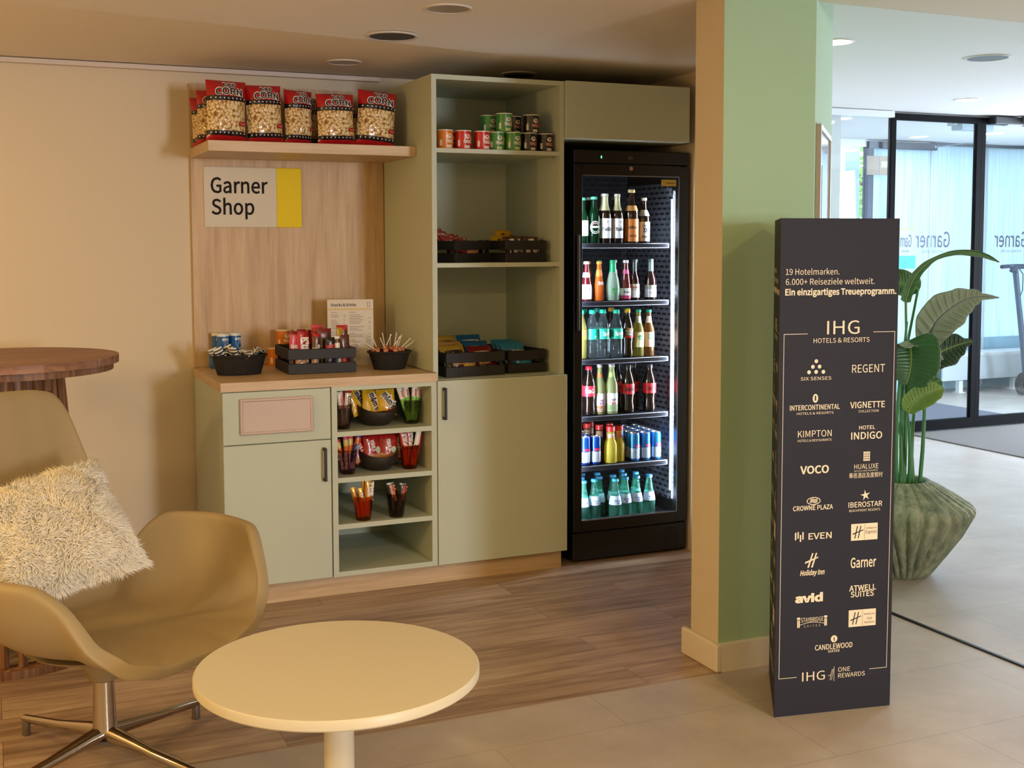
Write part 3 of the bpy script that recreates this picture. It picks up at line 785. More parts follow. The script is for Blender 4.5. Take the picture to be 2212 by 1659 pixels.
# ================================================================== ARMCHAIR
CHX, CHY, CROT = 0.275, 3.54, radians(-55.0)       # the sitter faces along local +x
t = thing('armchair', 'olive tan swivel lounge chair with a shaggy cushion and a four-star chrome foot', 'armchair', (CHX, CHY, 0), CROT)
LEATHER = M('#a28e68', 0.5, bump=0.03, bscale=500, spec=0.35)
keys = [(0, .345, .35), (20, .37, .352), (36, .435, .392), (47, .465, .49), (56, .455, .615), (64, .46, .658), (90, .45, .665), (114, .425, .662), (122, .41, .625), (129, .40, .53), (135, .395, .50), (140, .405, .58), (144, .42, .84), (149, .435, 1.0), (155, .43, 1.065), (165, .405, 1.08), (180, .39, 1.085)]
def key(phi):
    a = abs(phi)
    for (p0, r0, z0), (p1, r1, z1) in zip(keys, keys[1:]):
        if p0 <= a <= p1:
            u_ = (a-p0)/(p1-p0)
            return r0+(r1-r0)*u_, z0+(z1-z0)*u_
    return keys[-1][1:]
NP, NT = 144, 14
cv, cf = [(0.03, 0, 0.385)], []
for i in range(NP):
    phi = -180+360*i/NP
    r, z = key(phi)
    for k in range(1, NT+1):
        q = k/NT
        rho = r*(1-(1-q)**1.55)
        h = z-0.385
        lift = max(0.0, (q-0.30)/0.70)**(1.75 if abs(phi) > 40 else 1.3)
        zz = 0.385+h*lift
        lean = 0.10*max(0, (zz-0.62))/0.46 if abs(phi) > 125 else 0.0
        a = radians(phi)
        cv.append((rho*cos(a)+0.03-lean*0.9, rho*sin(a), zz))
for i in range(NP):
    j = (i+1) % NP
    cf.append((0, 1+i*NT, 1+j*NT))
    for k in range(NT-1):
        cf.append((1+i*NT+k, 1+i*NT+k+1, 1+j*NT+k+1, 1+j*NT+k))
mb = MB(); mb.add(cv, cf)
sh = fixn(mb.build('shell', LEATHER, t, 'all'))
sm = sh.modifiers.new('smooth', 'SMOOTH'); sm.factor = 0.5; sm.iterations = 3
so = sh.modifiers.new('thick', 'SOLIDIFY'); so.thickness = 0.042; so.offset = -1.0
be = sh.modifiers.new('sub', 'SUBSURF'); be.levels = 1; be.render_levels = 2
MB().lathe([(0, 0.245), (0.034, 0.245), (0.044, 0.252), (0.056, 0.285), (0.10, 0.325), (0.20, 0.352), (0.22, 0.365), (0, 0.372)], 40).build('seat_pan', LEATHER, t, True)
CHROME = M('#b9ad9e', 0.16, metal=1.0)
MB().lathe([(0, 0.095), (0.037, 0.095), (0.034, 0.11), (0.029, 0.245), (0, 0.245)], 32).build('column', CHROME, t, True)
MB().lathe([(0, 0.055), (0.03, 0.058), (0.036, 0.07), (0, 0.07)], 24).build('hub_cap', M('#6d6258', 0.5), t, True)
for k in range(4):
    a = radians(45+90*k)-CROT+radians(-9.7)
    dx, dy = cos(a), sin(a)
    lg = MB().tube([(0, 0, 0.088), (dx*0.06, dy*0.06, 0.084), (dx*0.2, dy*0.2, 0.066), (dx*0.36, dy*0.36, 0.052), (dx*0.372, dy*0.372, 0.05)], [0.026, 0.022, 0.0145, 0.0125, 0.009], 12, flat=1.0).build('leg', CHROME, t, True)
    MB().lathe([(0, 0), (0.012, 0), (0.0135, 0.004), (0.0125, 0.045), (0, 0.05)], 20, cx=dx*0.358, cy=dy*0.358).build('foot_glide', M('#8a8178', 0.3, metal=0.8), lg, True)

# shaggy cushion resting in the chair
PC = Vector((0.139, 3.458, 0.704))
e2 = Vector((0.30, -0.72, -0.62)).normalized()
e1 = Vector((0.88, 0.36, 0.30)); e1 = (e1-e2*e1.dot(e2)).normalized()
e3 = e1.cross(e2).normalized()
if e3.y > 0: e3 = -e3; e1 = -e1
A_, TH_ = 0.190, 0.055
def ps(u, v, side):
    k = max(0.0, (1-u**4))*max(0.0, (1-v**4))
    pin = 1-0.07*(1-u*u)*abs(v)-0.0
    pin2 = 1-0.07*(1-v*v)*abs(u)
    return Vector((A_*u*pin2, A_*v*pin, side*TH_*k**0.6))
pm = MB(); NN = 22
for sd in (1, -1):
    vs = [ps(-1+2*i/NN, -1+2*j/NN, sd) for j in range(NN+1) for i in range(NN+1)]
    pm.add(vs, [((j*(NN+1)+i), (j*(NN+1)+i+1), ((j+1)*(NN+1)+i+1), ((j+1)*(NN+1)+i)) if sd > 0 else ((j*(NN+1)+i), ((j+1)*(NN+1)+i), ((j+1)*(NN+1)+i+1), (j*(NN+1)+i+1)) for j in range(NN) for i in range(NN)])
FUR = M('#fdf6e8', 0.8, var=0.02, vscale=30)
cu = thing('cushion', 'cream shaggy square cushion leaning in the lounge chair', 'cushion', PC)
cu.rotation_euler = Matrix((e1, e2, e3)).transposed().to_euler()
pm.build('cover', FUR, cu, 'all')
fm = MB(); rd = random.Random(11)
fv, ff = [], []
for k in range(15000):
    border = k % 6 == 0
    if border:
        e = rd.randrange(4); q = rd.uniform(-1, 1); u_, v_ = [(1, q), (-1, q), (q, 1), (q, -1)][e]; sd = 1
    else:
        u_, v_ = rd.uniform(-.99, .99), rd.uniform(-.99, .99); sd = 1
    p = ps(u_, v_, sd)
    nrm = Vector((u_*abs(u_)**2*1.3, v_*abs(v_)**2*1.3, 0.55*sd if not border else rd.uniform(-.3, .5))).normalized()
    ang = 2.4*sin(7*u_+1.3)+2.1*cos(6*v_-0.6)+rd.gauss(0, 0.5)
    tg = Vector((cos(ang)*0.7+u_*0.6, sin(ang)*0.7+v_*0.6+0.25, 0))
    L = rd.uniform(0.022, 0.042)
    d0 = (nrm+tg*0.45+Vector((rd.gauss(0, .22), rd.gauss(0, .22), 0))).normalized()
    d1 = (d0*0.55+tg.normalized()*0.8+Vector((rd.gauss(0, .2), rd.gauss(0, .2), -0.1*sd))).normalized()
    w = d0.cross(Vector((rd.gauss(0, 1), rd.gauss(0, 1), rd.gauss(0, 1)))).normalized()*rd.uniform(0.0008, 0.0014)
    w2 = d0.cross(w).normalized()*w.length
    p1 = p+d0*L*0.5; p2 = p1+d1*L*0.5
    o_ = len(fv)
    fv += [tuple(p+w), tuple(p-w*.5+w2*.8), tuple(p-w*.5-w2*.8), tuple(p1+w), tuple(p1-w*.5+w2*.8), tuple(p1-w*.5-w2*.8), tuple(p2)]
    ff += [(o_, o_+1, o_+4, o_+3), (o_+1, o_+2, o_+5, o_+4), (o_+2, o_, o_+3, o_+5), (o_+3, o_+4, o_+6), (o_+4, o_+5, o_+6), (o_+5, o_+3, o_+6)]
fm.add(fv, ff)
fo = fm.build('shag_pile', FUR, cu, 'all'); fo['kind'] = 'stuff'

# ================================================================== POTTED PLANT
t = thing('potted_plant', 'tall potted plant with broad paddle leaves in a ribbed stone-green pot', 'plant', (3.79, 4.15, 0))
prof = [(0.0, 0.0), (0.125, 0.0), (0.138, 0.012), (0.20, 0.10), (0.268, 0.20), (0.312, 0.285), (0.318, 0.31), (0.305, 0.33), (0.24, 0.37), (0.17, 0.41), (0.118, 0.435), (0.108, 0.43), (0.10, 0.40), (0.0, 0.39)]
pv, pf = [], []; NR = 240
def plerp(prof, m):
    out = []
    for (a, b), (c, d) in zip(prof, prof[1:]):
        for k in range(m): out.append((a+(c-a)*k/m, b+(d-b)*k/m))
    return out+[prof[-1]]
pp = plerp(prof, 3)
for i, (r, z) in enumerate(pp):
    for j in range(NR):
        a = 2*pi*j/NR
        rib = 0.0
        if 0.02 < z < 0.43 and i < len(pp)-7:
            fcr = 0.5+0.5*cos(30*a+1.5*sin(z*9+a*3)+1.1*z*10)
            rib = -0.020*(fcr**3)*min(1, r/0.2)
        pv.append(((r+rib)*cos(a), (r+rib)*sin(a), z))
for i in range(len(pp)-1):
    for j in range(NR):
        pf.append((i*NR+j, i*NR+(j+1) % NR, (i+1)*NR+(j+1) % NR, (i+1)*NR+j))
pm_, n, l, p = newmat('weathered_green_stone')
tc = n.new('ShaderNodeTexCoord'); nz = n.new('ShaderNodeTexNoise'); nz.inputs['Scale'].default_value = 14; nz.inputs['Detail'].default_value = 8; nz.inputs['Roughness'].default_value = 0.7
mp = n.new('ShaderNodeMapping'); mp.inputs['Scale'].default_value = (1.6, 1.6, 0.5)
l.new(tc.outputs['Object'], mp.inputs[0]); l.new(mp.outputs[0], nz.inputs['Vector'])
r = ramp(n, [(0.3, '#4f5a48'), (0.48, '#79826a'), (0.6, '#8f9479'), (0.75, '#b3b295')])
l.new(nz.outputs['Fac'], r.inputs[0]); l.new(r.outputs[0], p.inputs['Base Color']); p.inputs['Roughness'].default_value = 0.75
bp = n.new('ShaderNodeBump'); bp.inputs['Strength'].default_value = 0.5; bp.inputs['Distance'].default_value = 0.01; l.new(nz.outputs['Fac'], bp.inputs['Height']); l.new(bp.outputs[0], p.inputs['Normal'])
MB().add(pv, pf).build('pot', pm_, t, True)
MB().lathe([(0, 0.402), (0.101, 0.402)], 40).build('soil', M('#4a3426', 0.95, bump=0.8, bscale=90), t)
STEM = M('#3f7a45', 0.45)
O_ = Vector((3.79, 4.15, 0))
def stemp(a, b, name='stem', r0=0.0095, r1=0.006, bow=0.0):
    a = Vector(a)-O_; b = Vector(b)-O_
    a.z = 0.40; 
    a.x = max(-0.07, min(0.07, a.x)); a.y = max(-0.07, min(0.07, a.y))
    mid = (a+b)/2+Vector((bow, 0, 0))
    pts = [a, (a+mid)/2+Vector((bow*.3, 0, 0)), mid, (mid+b)/2+Vector((bow*.3, 0, 0)), b]
    MB().tube(pts, [r0, r0*.95, (r0+r1)/2, r1*1.1, r1], 10).build(name, STEM, t, True)
for a, b, bw in [((3.749, 4.137, .4), (3.712, 4.09, 0.92), -0.01), ((3.764, 4.13, .4), (3.79, 4.156, 1.05), 0.0), ((3.779, 4.124, .4), (3.812, 4.174, 1.26), 0.008), ((3.799, 4.115, .4), (3.735, 4.068, 0.77), 0.012), ((3.84, 4.13, .4), (3.943, 4.202, 0.94), -0.03), ((3.845, 4.097, .4), (3.852, 4.09, 1.07), 0.012), ((3.81, 4.17, .4), (3.862, 4.197, 0.834), -0.012), ((3.774, 4.126, .4), (3.80, 4.15, 1.15), -0.02), ((3.76, 4.19, .4), (3.93, 4.225, 1.29), -0.02)]:
    stemp(a, b, bow=bw)
def leaf(mid, wid, face, fold=0.35, m=None, m2=None, asym=1.0, ripple=0.004, curl=0.0):
    """blade along the midrib points; wid = half width at each; face = the way its upper side looks; fold lifts the two halves into a V"""
    pts = [Vector(q)-O_ for q in mid]
    # resample
    P, W = [], []
    N = 84
    for i in range(N+1):
        u_ = i/N*(len(pts)-1); k = min(int(u_), len(pts)-2); fr_ = u_-k
        p0, p1, p2, p3 = pts[max(k-1, 0)], pts[k], pts[k+1], pts[min(k+2, len(pts)-1)]
        q = 0.5*((2*p1)+(p2-p0)*fr_+(2*p0-5*p1+4*p2-p3)*fr_**2+(3*p1-p0-3*p2+p3)*fr_**3)
        P.append(q); W.append(wid[k]+(wid[k+1]-wid[k])*(3*fr_**2-2*fr_**3))
    F = Vector(face).normalized(); K = 9
    vs, fs = [], []
    for i, q in enumerate(P):
        tg = (P[min(i+1, N)]-P[max(i-1, 0)]).normalized()
        sd = tg.cross(F).normalized(); nm = sd.cross(tg).normalized()
        for j in range(-K, K+1):
            x = j/K
            wv = W[i]*(asym if x < 0 else 1.0)
            rp = ripple*sin(i*1.15-abs(x)*3.0)*min(1, 3*abs(x))*(1-x**6)*min(1, W[i]/0.05)
            back = tg*(-0.25*abs(x)*W[i])
            vs.append(q+sd*(x*wv)*cos(fold*abs(x)**.5)+nm*(abs(x)*wv*sin(fold)+rp+curl*wv*x**4)+back*0+tg*(0.35*abs(x)**1.5*W[i]*0.6))
    C = 2*K+1
    for i in range(N):
        for j in range(C-1):
            fs.append((i*C+j, i*C+j+1, (i+1)*C+j+1, (i+1)*C+j))
    o = MB().add(vs, fs).build('leaf', m, t, 'all')
    so = o.modifiers.new('thick', 'SOLIDIFY'); so.thickness = 0.0012
    MB().tube([q+F*0.001 for q in P], [0.0045*(1-i/N)+0.001 for i in range(N+1)], 6).build('midrib', m2 or STEM, o, True)
    return o
LG = M('#2f5a2c', 0.38, var=0.2, vscale=12); LD = M('#27422c', 0.38, var=0.2, vscale=12); LP = M('#7c8a72', 0.5, var=0.15, vscale=12); LM = M('#567a4c', 0.42, var=0.2, vscale=12); LY = M('#6f8f45', 0.45, var=0.15, vscale=10)
cd = Vector((-3.8, -4.1, 0.3)).normalized()
leaf([(3.806, 4.17, 1.235), (3.837, 4.169, 1.321), (3.881, 4.155, 1.388), (3.94, 4.133, 1.434), (4.018, 4.102, 1.461), (4.095, 4.069, 1.461), (4.152, 4.043, 1.446), (4.205, 4.017, 1.416)], [.030, .030, .022, .012, .016, .020, .014, .003], (-.62, -.55, -.25), 0.75, LM, LM)
leaf([(3.946, 4.238, 1.284), (3.922, 4.241, 1.300), (3.883, 4.258, 1.312), (3.834, 4.28, 1.320), (3.76, 4.301, 1.315)], [.022, .055, .068, .065, .03], (-.45, -.6, .35), 0.25, LM, LY, ripple=0.006)
leaf([(3.858, 4.10, 1.03), (3.89, 4.077, 1.13), (3.933, 4.062, 1.185), (3.992, 4.04, 1.232), (4.05, 4.017, 1.258), (4.098, 3.997, 1.262), (4.16, 3.969, 1.258)], [.045, .088, .092, .066, .038, .014, .003], (-.66, -.66, .1), 0.2, LP, LD, ripple=0.007)
leaf([(3.925, 4.208, 0.925), (3.975, 4.19, 0.97), (4.03, 4.17, 1.005), (4.09, 4.15, 1.03), (4.135, 4.13, 1.045), (4.162, 4.117, 1.051)], [.03, .07, .082, .055, .018, .004], (-.6, -.7, .15), 0.15, LD, LY, ripple=0.006)
leaf([(3.70, 4.05, 1.045), (3.765, 4.085, 1.05), (3.83, 4.08, 1.035), (3.89, 4.06, 1.0), (3.92, 4.05, 0.985)], [.03, .03, .03, .03, .01], (-.3, -.35, .9), 0.1, LP, LP, curl=0.2)
leaf([(3.775, 4.12, 1.065), (3.765, 4.085, 1.03), (3.745, 4.06, 0.97), (3.725, 4.05, 0.915), (3.71, 4.05, 0.88)], [.10, .125, .125, .09, .02], (-.62, -.75, .2), 0.3, LG, LY, ripple=0.003)
leaf([(3.835, 4.20, 0.836), (3.885, 4.19, 0.848), (3.935, 4.17, 0.858), (3.975, 4.15, 0.866), (4.0, 4.144, 0.874)], [.02, .034, .038, .035, .012], (-.45, -.55, .6), 0.2, LM, LY, ripple=0.006)
leaf([(3.735, 4.06, 0.75), (3.755, 4.056, 0.785), (3.795, 4.041, 0.82), (3.84, 4.024, 0.842), (3.885, 4.005, 0.858)], [.03, .055, .06, .045, .008], (-.6, -.6, .25), 0.35, LY, LY, ripple=0.004)

# ================================================================== DARK TOTEM
t = thing('display_totem', 'tall dark three-sided cardboard totem printed with hotel brand names', 'totem', (2.251, 3.011, 0), radians(-9.67))
CARD = M('#262631', 0.6, spec=0.25)
TW, TH = 0.411, 1.58
P2 = (0.167, 0.370)
MB().prism([(0.0, 0.0), (TW, 0.0), P2], 0.0005, TH).build('body', CARD, t)
GOLD = M('#f1e2c6', 0.5)
totem_art = []
def art(name, items, mat=None, extra=None):
    mb = MB()
    for it in items:
        it.setdefault('y', -0.0012); put(mb, **it)
    if extra: extra(mb)
    o = mb.build(name, mat or GOLD, t); totem_art.append(o)
    return o
def poly(mb, pts, y=-0.0012): mb.add([(x, y, z) for x, z in pts], [tuple(range(len(pts)))])
def rect(mb, x0, x1, z0, z1, y=-0.0012): poly(mb, [(x0, z0), (x1, z0), (x1, z1), (x0, z1)], y)
def disc(mb, x, z, r, rz=None, n=24, y=-0.0012): poly(mb, [(x+r*cos(2*pi*k/n), z+(rz or r)*sin(2*pi*k/n)) for k in range(n)], y)
def ringp(mb, x, z, r, rz, wd, n=32, y=-0.0012):
    vs = [(x+(r-q*wd)*cos(2*pi*k/n), y, z+(rz-q*wd)*sin(2*pi*k/n)) for q in (0, 1) for k in range(n)]
    mb.add(vs, [(k, (k+1) % n, n+(k+1) % n, n+k) for k in range(n)])
def T(s, cx, w, z, h, **k): return dict(s=s, cx=cx, w=w, base=z, h=h, **k)
art('headline', [T('19 Hotelmarken.', .110, .184, 1.405, .0185), T('6.000+ Reiseziele weltweit.', .172, .307, 1.374, .0185), T('Ein einzigartiges Treueprogramm.', .210, .386, 1.342, .0185, bold=.022)])
art('brand_logo', [T('IHG', .219, .113, 1.2175, .042), T('HOTELS & RESORTS', .214, .195, 1.191, .0147)])
def border(mb):
    g = 0.0011
    for (x0, z0, x1, z1) in [(.0152, 1.2205, .0952, 1.2205), (.0152, 1.2205, .0142, .1245), (.0142, .1245, .0751, .1245), (.3258, 1.222, .4005, 1.222), (.4005, 1.222, .3955, .129), (.3346, .129, .3955, .129)]:
        if abs(x1-x0) > abs(z1-z0): rect(mb, x0-g, x1+g, z0-g, z0+g)
        else: poly(mb, [(x0-g, z0), (x1-g, z1), (x1+g, z1), (x0+g, z0)][::-1])
art('border_line', [], M('#cfc4b2', 0.5), border)
def dots(mb):
    for x, z in [(.127, 1.134), (.1155, 1.1168), (.1385, 1.1168), (.1025, 1.1), (.127, 1.1005), (.152, 1.1)]: disc(mb, x, z, .0062)
art('brand_logo', [T('SIX SENSES', .127, .106, 1.0745, .0105)], None, dots)
art('brand_logo', [T('REGENT', .310, .116, 1.094, .025)])
def ell(mb):
    poly(mb, [(.126+.0095*sin(a)*1.0, 1.017+.014*cos(a)*(1.0)) for a in [2*pi*k/20 for k in range(20)]][::-1])
art('brand_logo', [T('I', .126, .005, 1.0095, .016, y=-.0016)], CARD)
art('brand_logo', [T('InterContinental'.upper(), .125, .173, .981, .0155, bold=.01), T('HOTELS & RESORTS', .126, .127, .9665, .0073)], None, ell)
art('brand_logo', [T('VIGNETTE', .309, .123, .981, .0195, bold=.01), T('COLLECTION', .313, .071, .9665, .0075)])
art('brand_logo', [T('KIMPTON', .126, .117, .895, .0205), T('HOTELS & RESTAURANTS', .126, .117, .8805, .0073)])
art('brand_logo', [T('HOTEL', .309, .057, .912, .0115, bold=.01), T('INDIGO', .308, .110, .881, .022, bold=.01)])
art('brand_logo', [T('VOCO', .127, .100, .779, .0235, bold=.02)])
def lattice(mb):
    for c in (.3035, .3155):
        rect(mb, c-.0055, c+.0055, .810, .840)
art('brand_logo', [T('HUALUXE', .309, .086, .785, .0155), T('HOTELS AND RESORTS', .308, .084, .7765, .0042), T('華邑酒店及度假村', .308, .119, .7575, .0135)], None, lattice)
def lat2(mb):
    for k in range(3): rect(mb, .2985, .3205, .8165+.0075*k, .8178+.0075*k, -.0016)
    for c in (.3035, .3155): rect(mb, c-.0006, c+.0006, .810, .840, -.0016)
art('logo_mark', [], CARD, lat2)
def crown(mb):
    ringp(mb, .1255, .6905, .024, .0125, .0025)
    for k in range(3):
        z = .6845+.0045*k
        poly(mb, [(.112+.001*k, z), (.122, z+.002), (.130, z-.0008), (.139, z+.001), (.139, z+.0038), (.130, z+.002), (.122, z+.0048), (.112+.001*k, z+.0028)])
art('brand_logo', [T('CROWNE PLAZA', .124, .139, .662, .0145, bold=.012)], None, crown)
def star(mb):
    pts = []
    for k in range(10):
        a = pi/2+0.15+2*pi*k/10; r_ = .018 if k % 2 == 0 else .006
        pts.append((.3075+r_*cos(a), .699+r_*sin(a)))
    poly(mb, pts[::-1])
art('brand_logo', [T('IBEROSTAR', .308, .120, .662, .0165, bold=.008), T('BEACHFRONT RESORTS', .306, .110, .6475, .0075)], None, star)
def even(mb):
    for k, (a, b_) in enumerate([(.568, .592), (.573, .594), (.562, .584), (.569, .593)]): rect(mb, .0625+.0085*k, .0672+.0085*k, a, b_)
art('brand_logo', [T('EVEN', .150, .081, .568, .0195, bold=.01)], None, even)
def hplate(x0, x1, z0, z1, l1, l2, l3=None):
    art('logo_plate', [], GOLD, lambda mb: rect(mb, x0, x1, z0, z1))
    def hm(mb):
        rect(mb, x0+(x1-x0)*.5, x0+(x1-x0)*.5+.0008, z0+.002, z1-.002, -.0016)
        cx, cz = x0+(x1-x0)*.25, (z0+z1)/2
        for dx in (-.006, .006): poly(mb, [(cx+dx-.006, cz-.02), (cx+dx-.0025, cz-.02), (cx+dx+.0065, cz+.02), (cx+dx+.003, cz+.02)], -.0016)
        poly(mb, [(cx-.018, cz-.008), (cx+.02, cz+.005), (cx+.02, cz+.008), (cx-.018, cz-.004)], -.0016)
    cx = x0+(x1-x0)*.76; w = (x1-x0)*.44
    its = [T(l1, cx, w*.9, z0+(z1-z0)*.66, .006, y=-.0016)]
    its += [T(l2, cx, w*.95 if not l3 else w*.45, z0+(z1-z0)*.38, .011 if not l3 else .008, y=-.0016)]
    if l3: its += [T(l3, cx, w*.85, z0+(z1-z0)*.16, .007, y=-.0016)]
    art('logo_mark', its, CARD, hm)
hplate(.259, .3535, .554, .608, 'Holiday Inn', 'Express')
hplate(.256, .353, .2725, .3275, 'Holiday Inn', 'Club', 'Vacations')
def bigH(mb):
    for dx in (-.006, .007): poly(mb, [(.122+dx-.009, .477), (.122+dx-.003, .477), (.122+dx+.012, .523), (.122+dx+.007, .523)])
    poly(mb, [(.099, .490), (.145, .507), (.145, .511), (.099, .496)])
art('brand_logo', [T('Holiday Inn', .125, .086, .453, .0155, shear=.25, bold=.02)], None, bigH)
art('brand_logo', [T('Garner', .305, .091, .466, .0315, bold=.012)])
art('brand_logo', [T('avid', .115, .097, .367, .024, bold=.04)])
art('brand_logo', [T('ATWELL', .304, .096, .390, .0175, bold=.014), T('SUITES', .303, .083, .370, .0175, bold=.014)])
def bridge(mb):
    for x in (.0795, .1745):
        rect(mb, x-.0045, x-.0006, .285, .309); rect(mb, x+.0006, x+.0045, .285, .309); rect(mb, x-.0055, x+.0055, .311, .318)
    pts = [(.085+.084*k/12, .2925+.0065*sin(pi*k/12)) for k in range(13)]
    poly(mb, pts+[(x, z+.0016) for x, z in pts[::-1]])
art('brand_logo', [T('STAYBRIDGE', .127, .079, .3015, .014), T('SUITES', .127, .055, .2845, .0065, space=1.6)], None, bridge)
def cand(mb): disc(mb, .2055, .239, .0115)
art('brand_logo', [T('CANDLEWOOD', .205, .133, .2065, .0165, bold=.01), T('SUITES', .205, .041, .1955, .0078, bold=.01)], None, cand)
art('logo_mark', [], CARD, lambda mb: poly(mb, [(.2045, .2315), (.2085, .2335), (.2065, .2395), (.2085, .2465), (.2025, .2415), (.2045, .2365)], -.0016))
def onem(mb):
    rect(mb, .2065, .208, .1, .148)
    for k in range(2): poly(mb, [(.192+.006*k, .104), (.1935+.006*k, .104), (.2015+.004*k, .140), (.200+.004*k, .140)])
    poly(mb, [(.186, .118), (.198, .122), (.198, .1235), (.186, .1195)])
art('brand_logo', [T('IHG', .135, .080, .109, .029), T('ONE', .243, .043, .129, .0145), T('REWARDS', .270, .096, .109, .0145)], None, onem)
# the same print on the flank that shows edge-on
la = atan2(-P2[1], -P2[0])
for o in list(totem_art):
    c = o.copy(); COL.objects.link(c)
    c.location = (P2[0], P2[1], 0); c.rotation_euler = (0, 0, la)
    Lf = sqrt(P2[0]**2+P2[1]**2)
    c.scale = (Lf/TW, 1, 1)

# ================================================================== SNACKS: builders
def pouch(name, label, cat, loc, rot, w, h, t_, bands, words=(), wmat=None, group=None, seed=0, n=(9, 12), wr=0.004, patch=None):
    """pillow pack standing on its lower crimp, front towards -y; bands = [(upper height fraction, material)...] from the foot up"""
    rd = random.Random(seed*31+5)
    NX, NZ = n
    def half(x, z):   # x in -1..1, z in 0..1
        kx = max(0, 1-abs(x)**3.2); q = 2*z-1; kz = max(0, 1-abs(q)**5)
        return t_/2*(kx**.75)*(kz**.8)
    def wid(z): return w/2*(1-0.06*(1-abs(2*z-1)**2.5))
    mats, mb = [m for _, m in bands], MB()
    wig = [[rd.gauss(0, 1)*wr for _ in range(NX+1)] for _ in range(NZ+1)]
    zs = [k/NZ for k in range(NZ+1)]
    for f_, _ in bands[:-1]:   # snap rows to the band edges
        k = min(range(1, NZ), key=lambda q: abs(zs[q]-f_)); zs[k] = f_
    for sd in (-1, 1):
        vs = []
        for k, z in enumerate(zs):
            for i in range(NX+1):
                x = -1+2*i/NX
                hh = half(x, z)
                y = sd*(hh+0.0006)+(wig[k][i]*min(1, hh/(t_*.3+1e-6)) if 0 < k < NZ and 0 < i < NX else 0)
                if k in (0, NZ): y += 0.0
                vs.append((x*wid(z), y, z*h))
        fs, ms = [], []
        o_ = len(mb.v)
        for k in range(NZ):
            zc = (zs[k]+zs[k+1])/2
            mi = next((q for q, (f_, _) in enumerate(bands) if zc <= f_), len(bands)-1)
            for i in range(NX):
                a = k*(NX+1)+i
                q = (a, a+1, a+NX+2, a+NX+1)
                fs.append(q if sd < 0 else q[::-1]); ms.append(mi)
        mb.v += vs; mb.f += [tuple(e+o_ for e in q) for q in fs]; mb.m += ms
    o = mb.build(name, mats, None, 'all')
    o.location = loc; o.rotation_euler = rot if isinstance(rot, tuple) else (0, 0, rot)
    if label: tag(o, label, cat, group)
    fy = lambda X, Z: -half(max(-1, min(1, X/(w/2))), max(0, min(1, Z/h)))-wr*1.1-0.0012
    def surf(lst, nm, mat, lift=0.0):
        b = MB()
        for it in lst:
            if 'poly' in it:
                pts = it['poly']; b.add([(x, fy(x, z)-lift, z) for x, z in pts], [tuple(range(len(pts)))])
            else:
                s0 = len(b.v); put(b, **it)
                b.v[s0:] = [(x, fy(x, z)-lift, z) for x, y, z in b.v[s0:]]
        return b.build(nm, mat, o)
    if patch: surf(patch[0], 'printed_patch', patch[1])
    for k, (lst, mat) in enumerate(words): surf(lst, 'lettering', mat, 0.0004*(k+1))
    return o
def dupm(o, label, loc, rot, group=None, scale=None):
    r = dup(o, label, loc, rot, group)
    if scale: r.scale = scale
    return r
def discp(x, z, r, rz, n=18): return dict(poly=[(x+r*cos(2*pi*k/n), z+rz*sin(2*pi*k/n)) for k in range(n)])

# popcorn bags
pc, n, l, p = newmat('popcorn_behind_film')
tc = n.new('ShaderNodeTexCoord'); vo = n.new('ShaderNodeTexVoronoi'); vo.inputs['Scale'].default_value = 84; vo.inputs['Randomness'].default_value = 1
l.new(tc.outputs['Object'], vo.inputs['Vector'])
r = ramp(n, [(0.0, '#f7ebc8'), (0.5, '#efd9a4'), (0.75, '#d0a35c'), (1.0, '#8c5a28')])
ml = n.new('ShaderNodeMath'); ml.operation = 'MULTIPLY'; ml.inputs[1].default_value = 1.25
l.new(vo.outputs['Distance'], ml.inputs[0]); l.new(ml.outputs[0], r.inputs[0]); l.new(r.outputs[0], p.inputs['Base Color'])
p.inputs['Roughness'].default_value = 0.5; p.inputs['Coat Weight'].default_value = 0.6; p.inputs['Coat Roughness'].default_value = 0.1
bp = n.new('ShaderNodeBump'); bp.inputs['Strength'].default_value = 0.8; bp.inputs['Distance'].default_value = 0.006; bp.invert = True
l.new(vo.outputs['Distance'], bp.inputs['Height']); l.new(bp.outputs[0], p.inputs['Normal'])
RED = M('#b3171c', 0.28, coat=0.4); NAVY = M('#17151c', 0.3, coat=0.4); WTX = M('#f0e9dc', 0.5)
stars = []
for zf in (0.695, 0.135):
    for k in range(9):
        cx = -0.076+0.019*k
        stars.append(dict(poly=[(cx+(.0045 if q % 2 == 0 else .002)*cos(pi/2+pi*q/5), .262*zf+(.0045 if q % 2 == 0 else .002)*sin(pi/2+pi*q/5)) for q in range(10)]))
def popcorn(label, x, y, z, rot, sc, proto=[None]):
    if proto[0] is None:
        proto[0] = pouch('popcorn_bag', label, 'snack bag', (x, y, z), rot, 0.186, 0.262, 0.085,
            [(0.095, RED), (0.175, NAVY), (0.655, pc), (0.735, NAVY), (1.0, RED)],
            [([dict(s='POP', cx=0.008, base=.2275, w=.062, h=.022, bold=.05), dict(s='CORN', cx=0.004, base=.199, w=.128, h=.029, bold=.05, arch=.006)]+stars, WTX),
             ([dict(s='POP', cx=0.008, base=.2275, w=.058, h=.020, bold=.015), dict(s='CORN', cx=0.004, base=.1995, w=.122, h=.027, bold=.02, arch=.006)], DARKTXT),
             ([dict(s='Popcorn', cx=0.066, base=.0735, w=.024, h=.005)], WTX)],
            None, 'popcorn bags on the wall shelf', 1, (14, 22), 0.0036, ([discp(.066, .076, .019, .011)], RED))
        proto[0].scale = sc
        return proto[0]
    return dupm(proto[0], label, (x, y, z), rot, None, sc)
ZS_ = 1.941
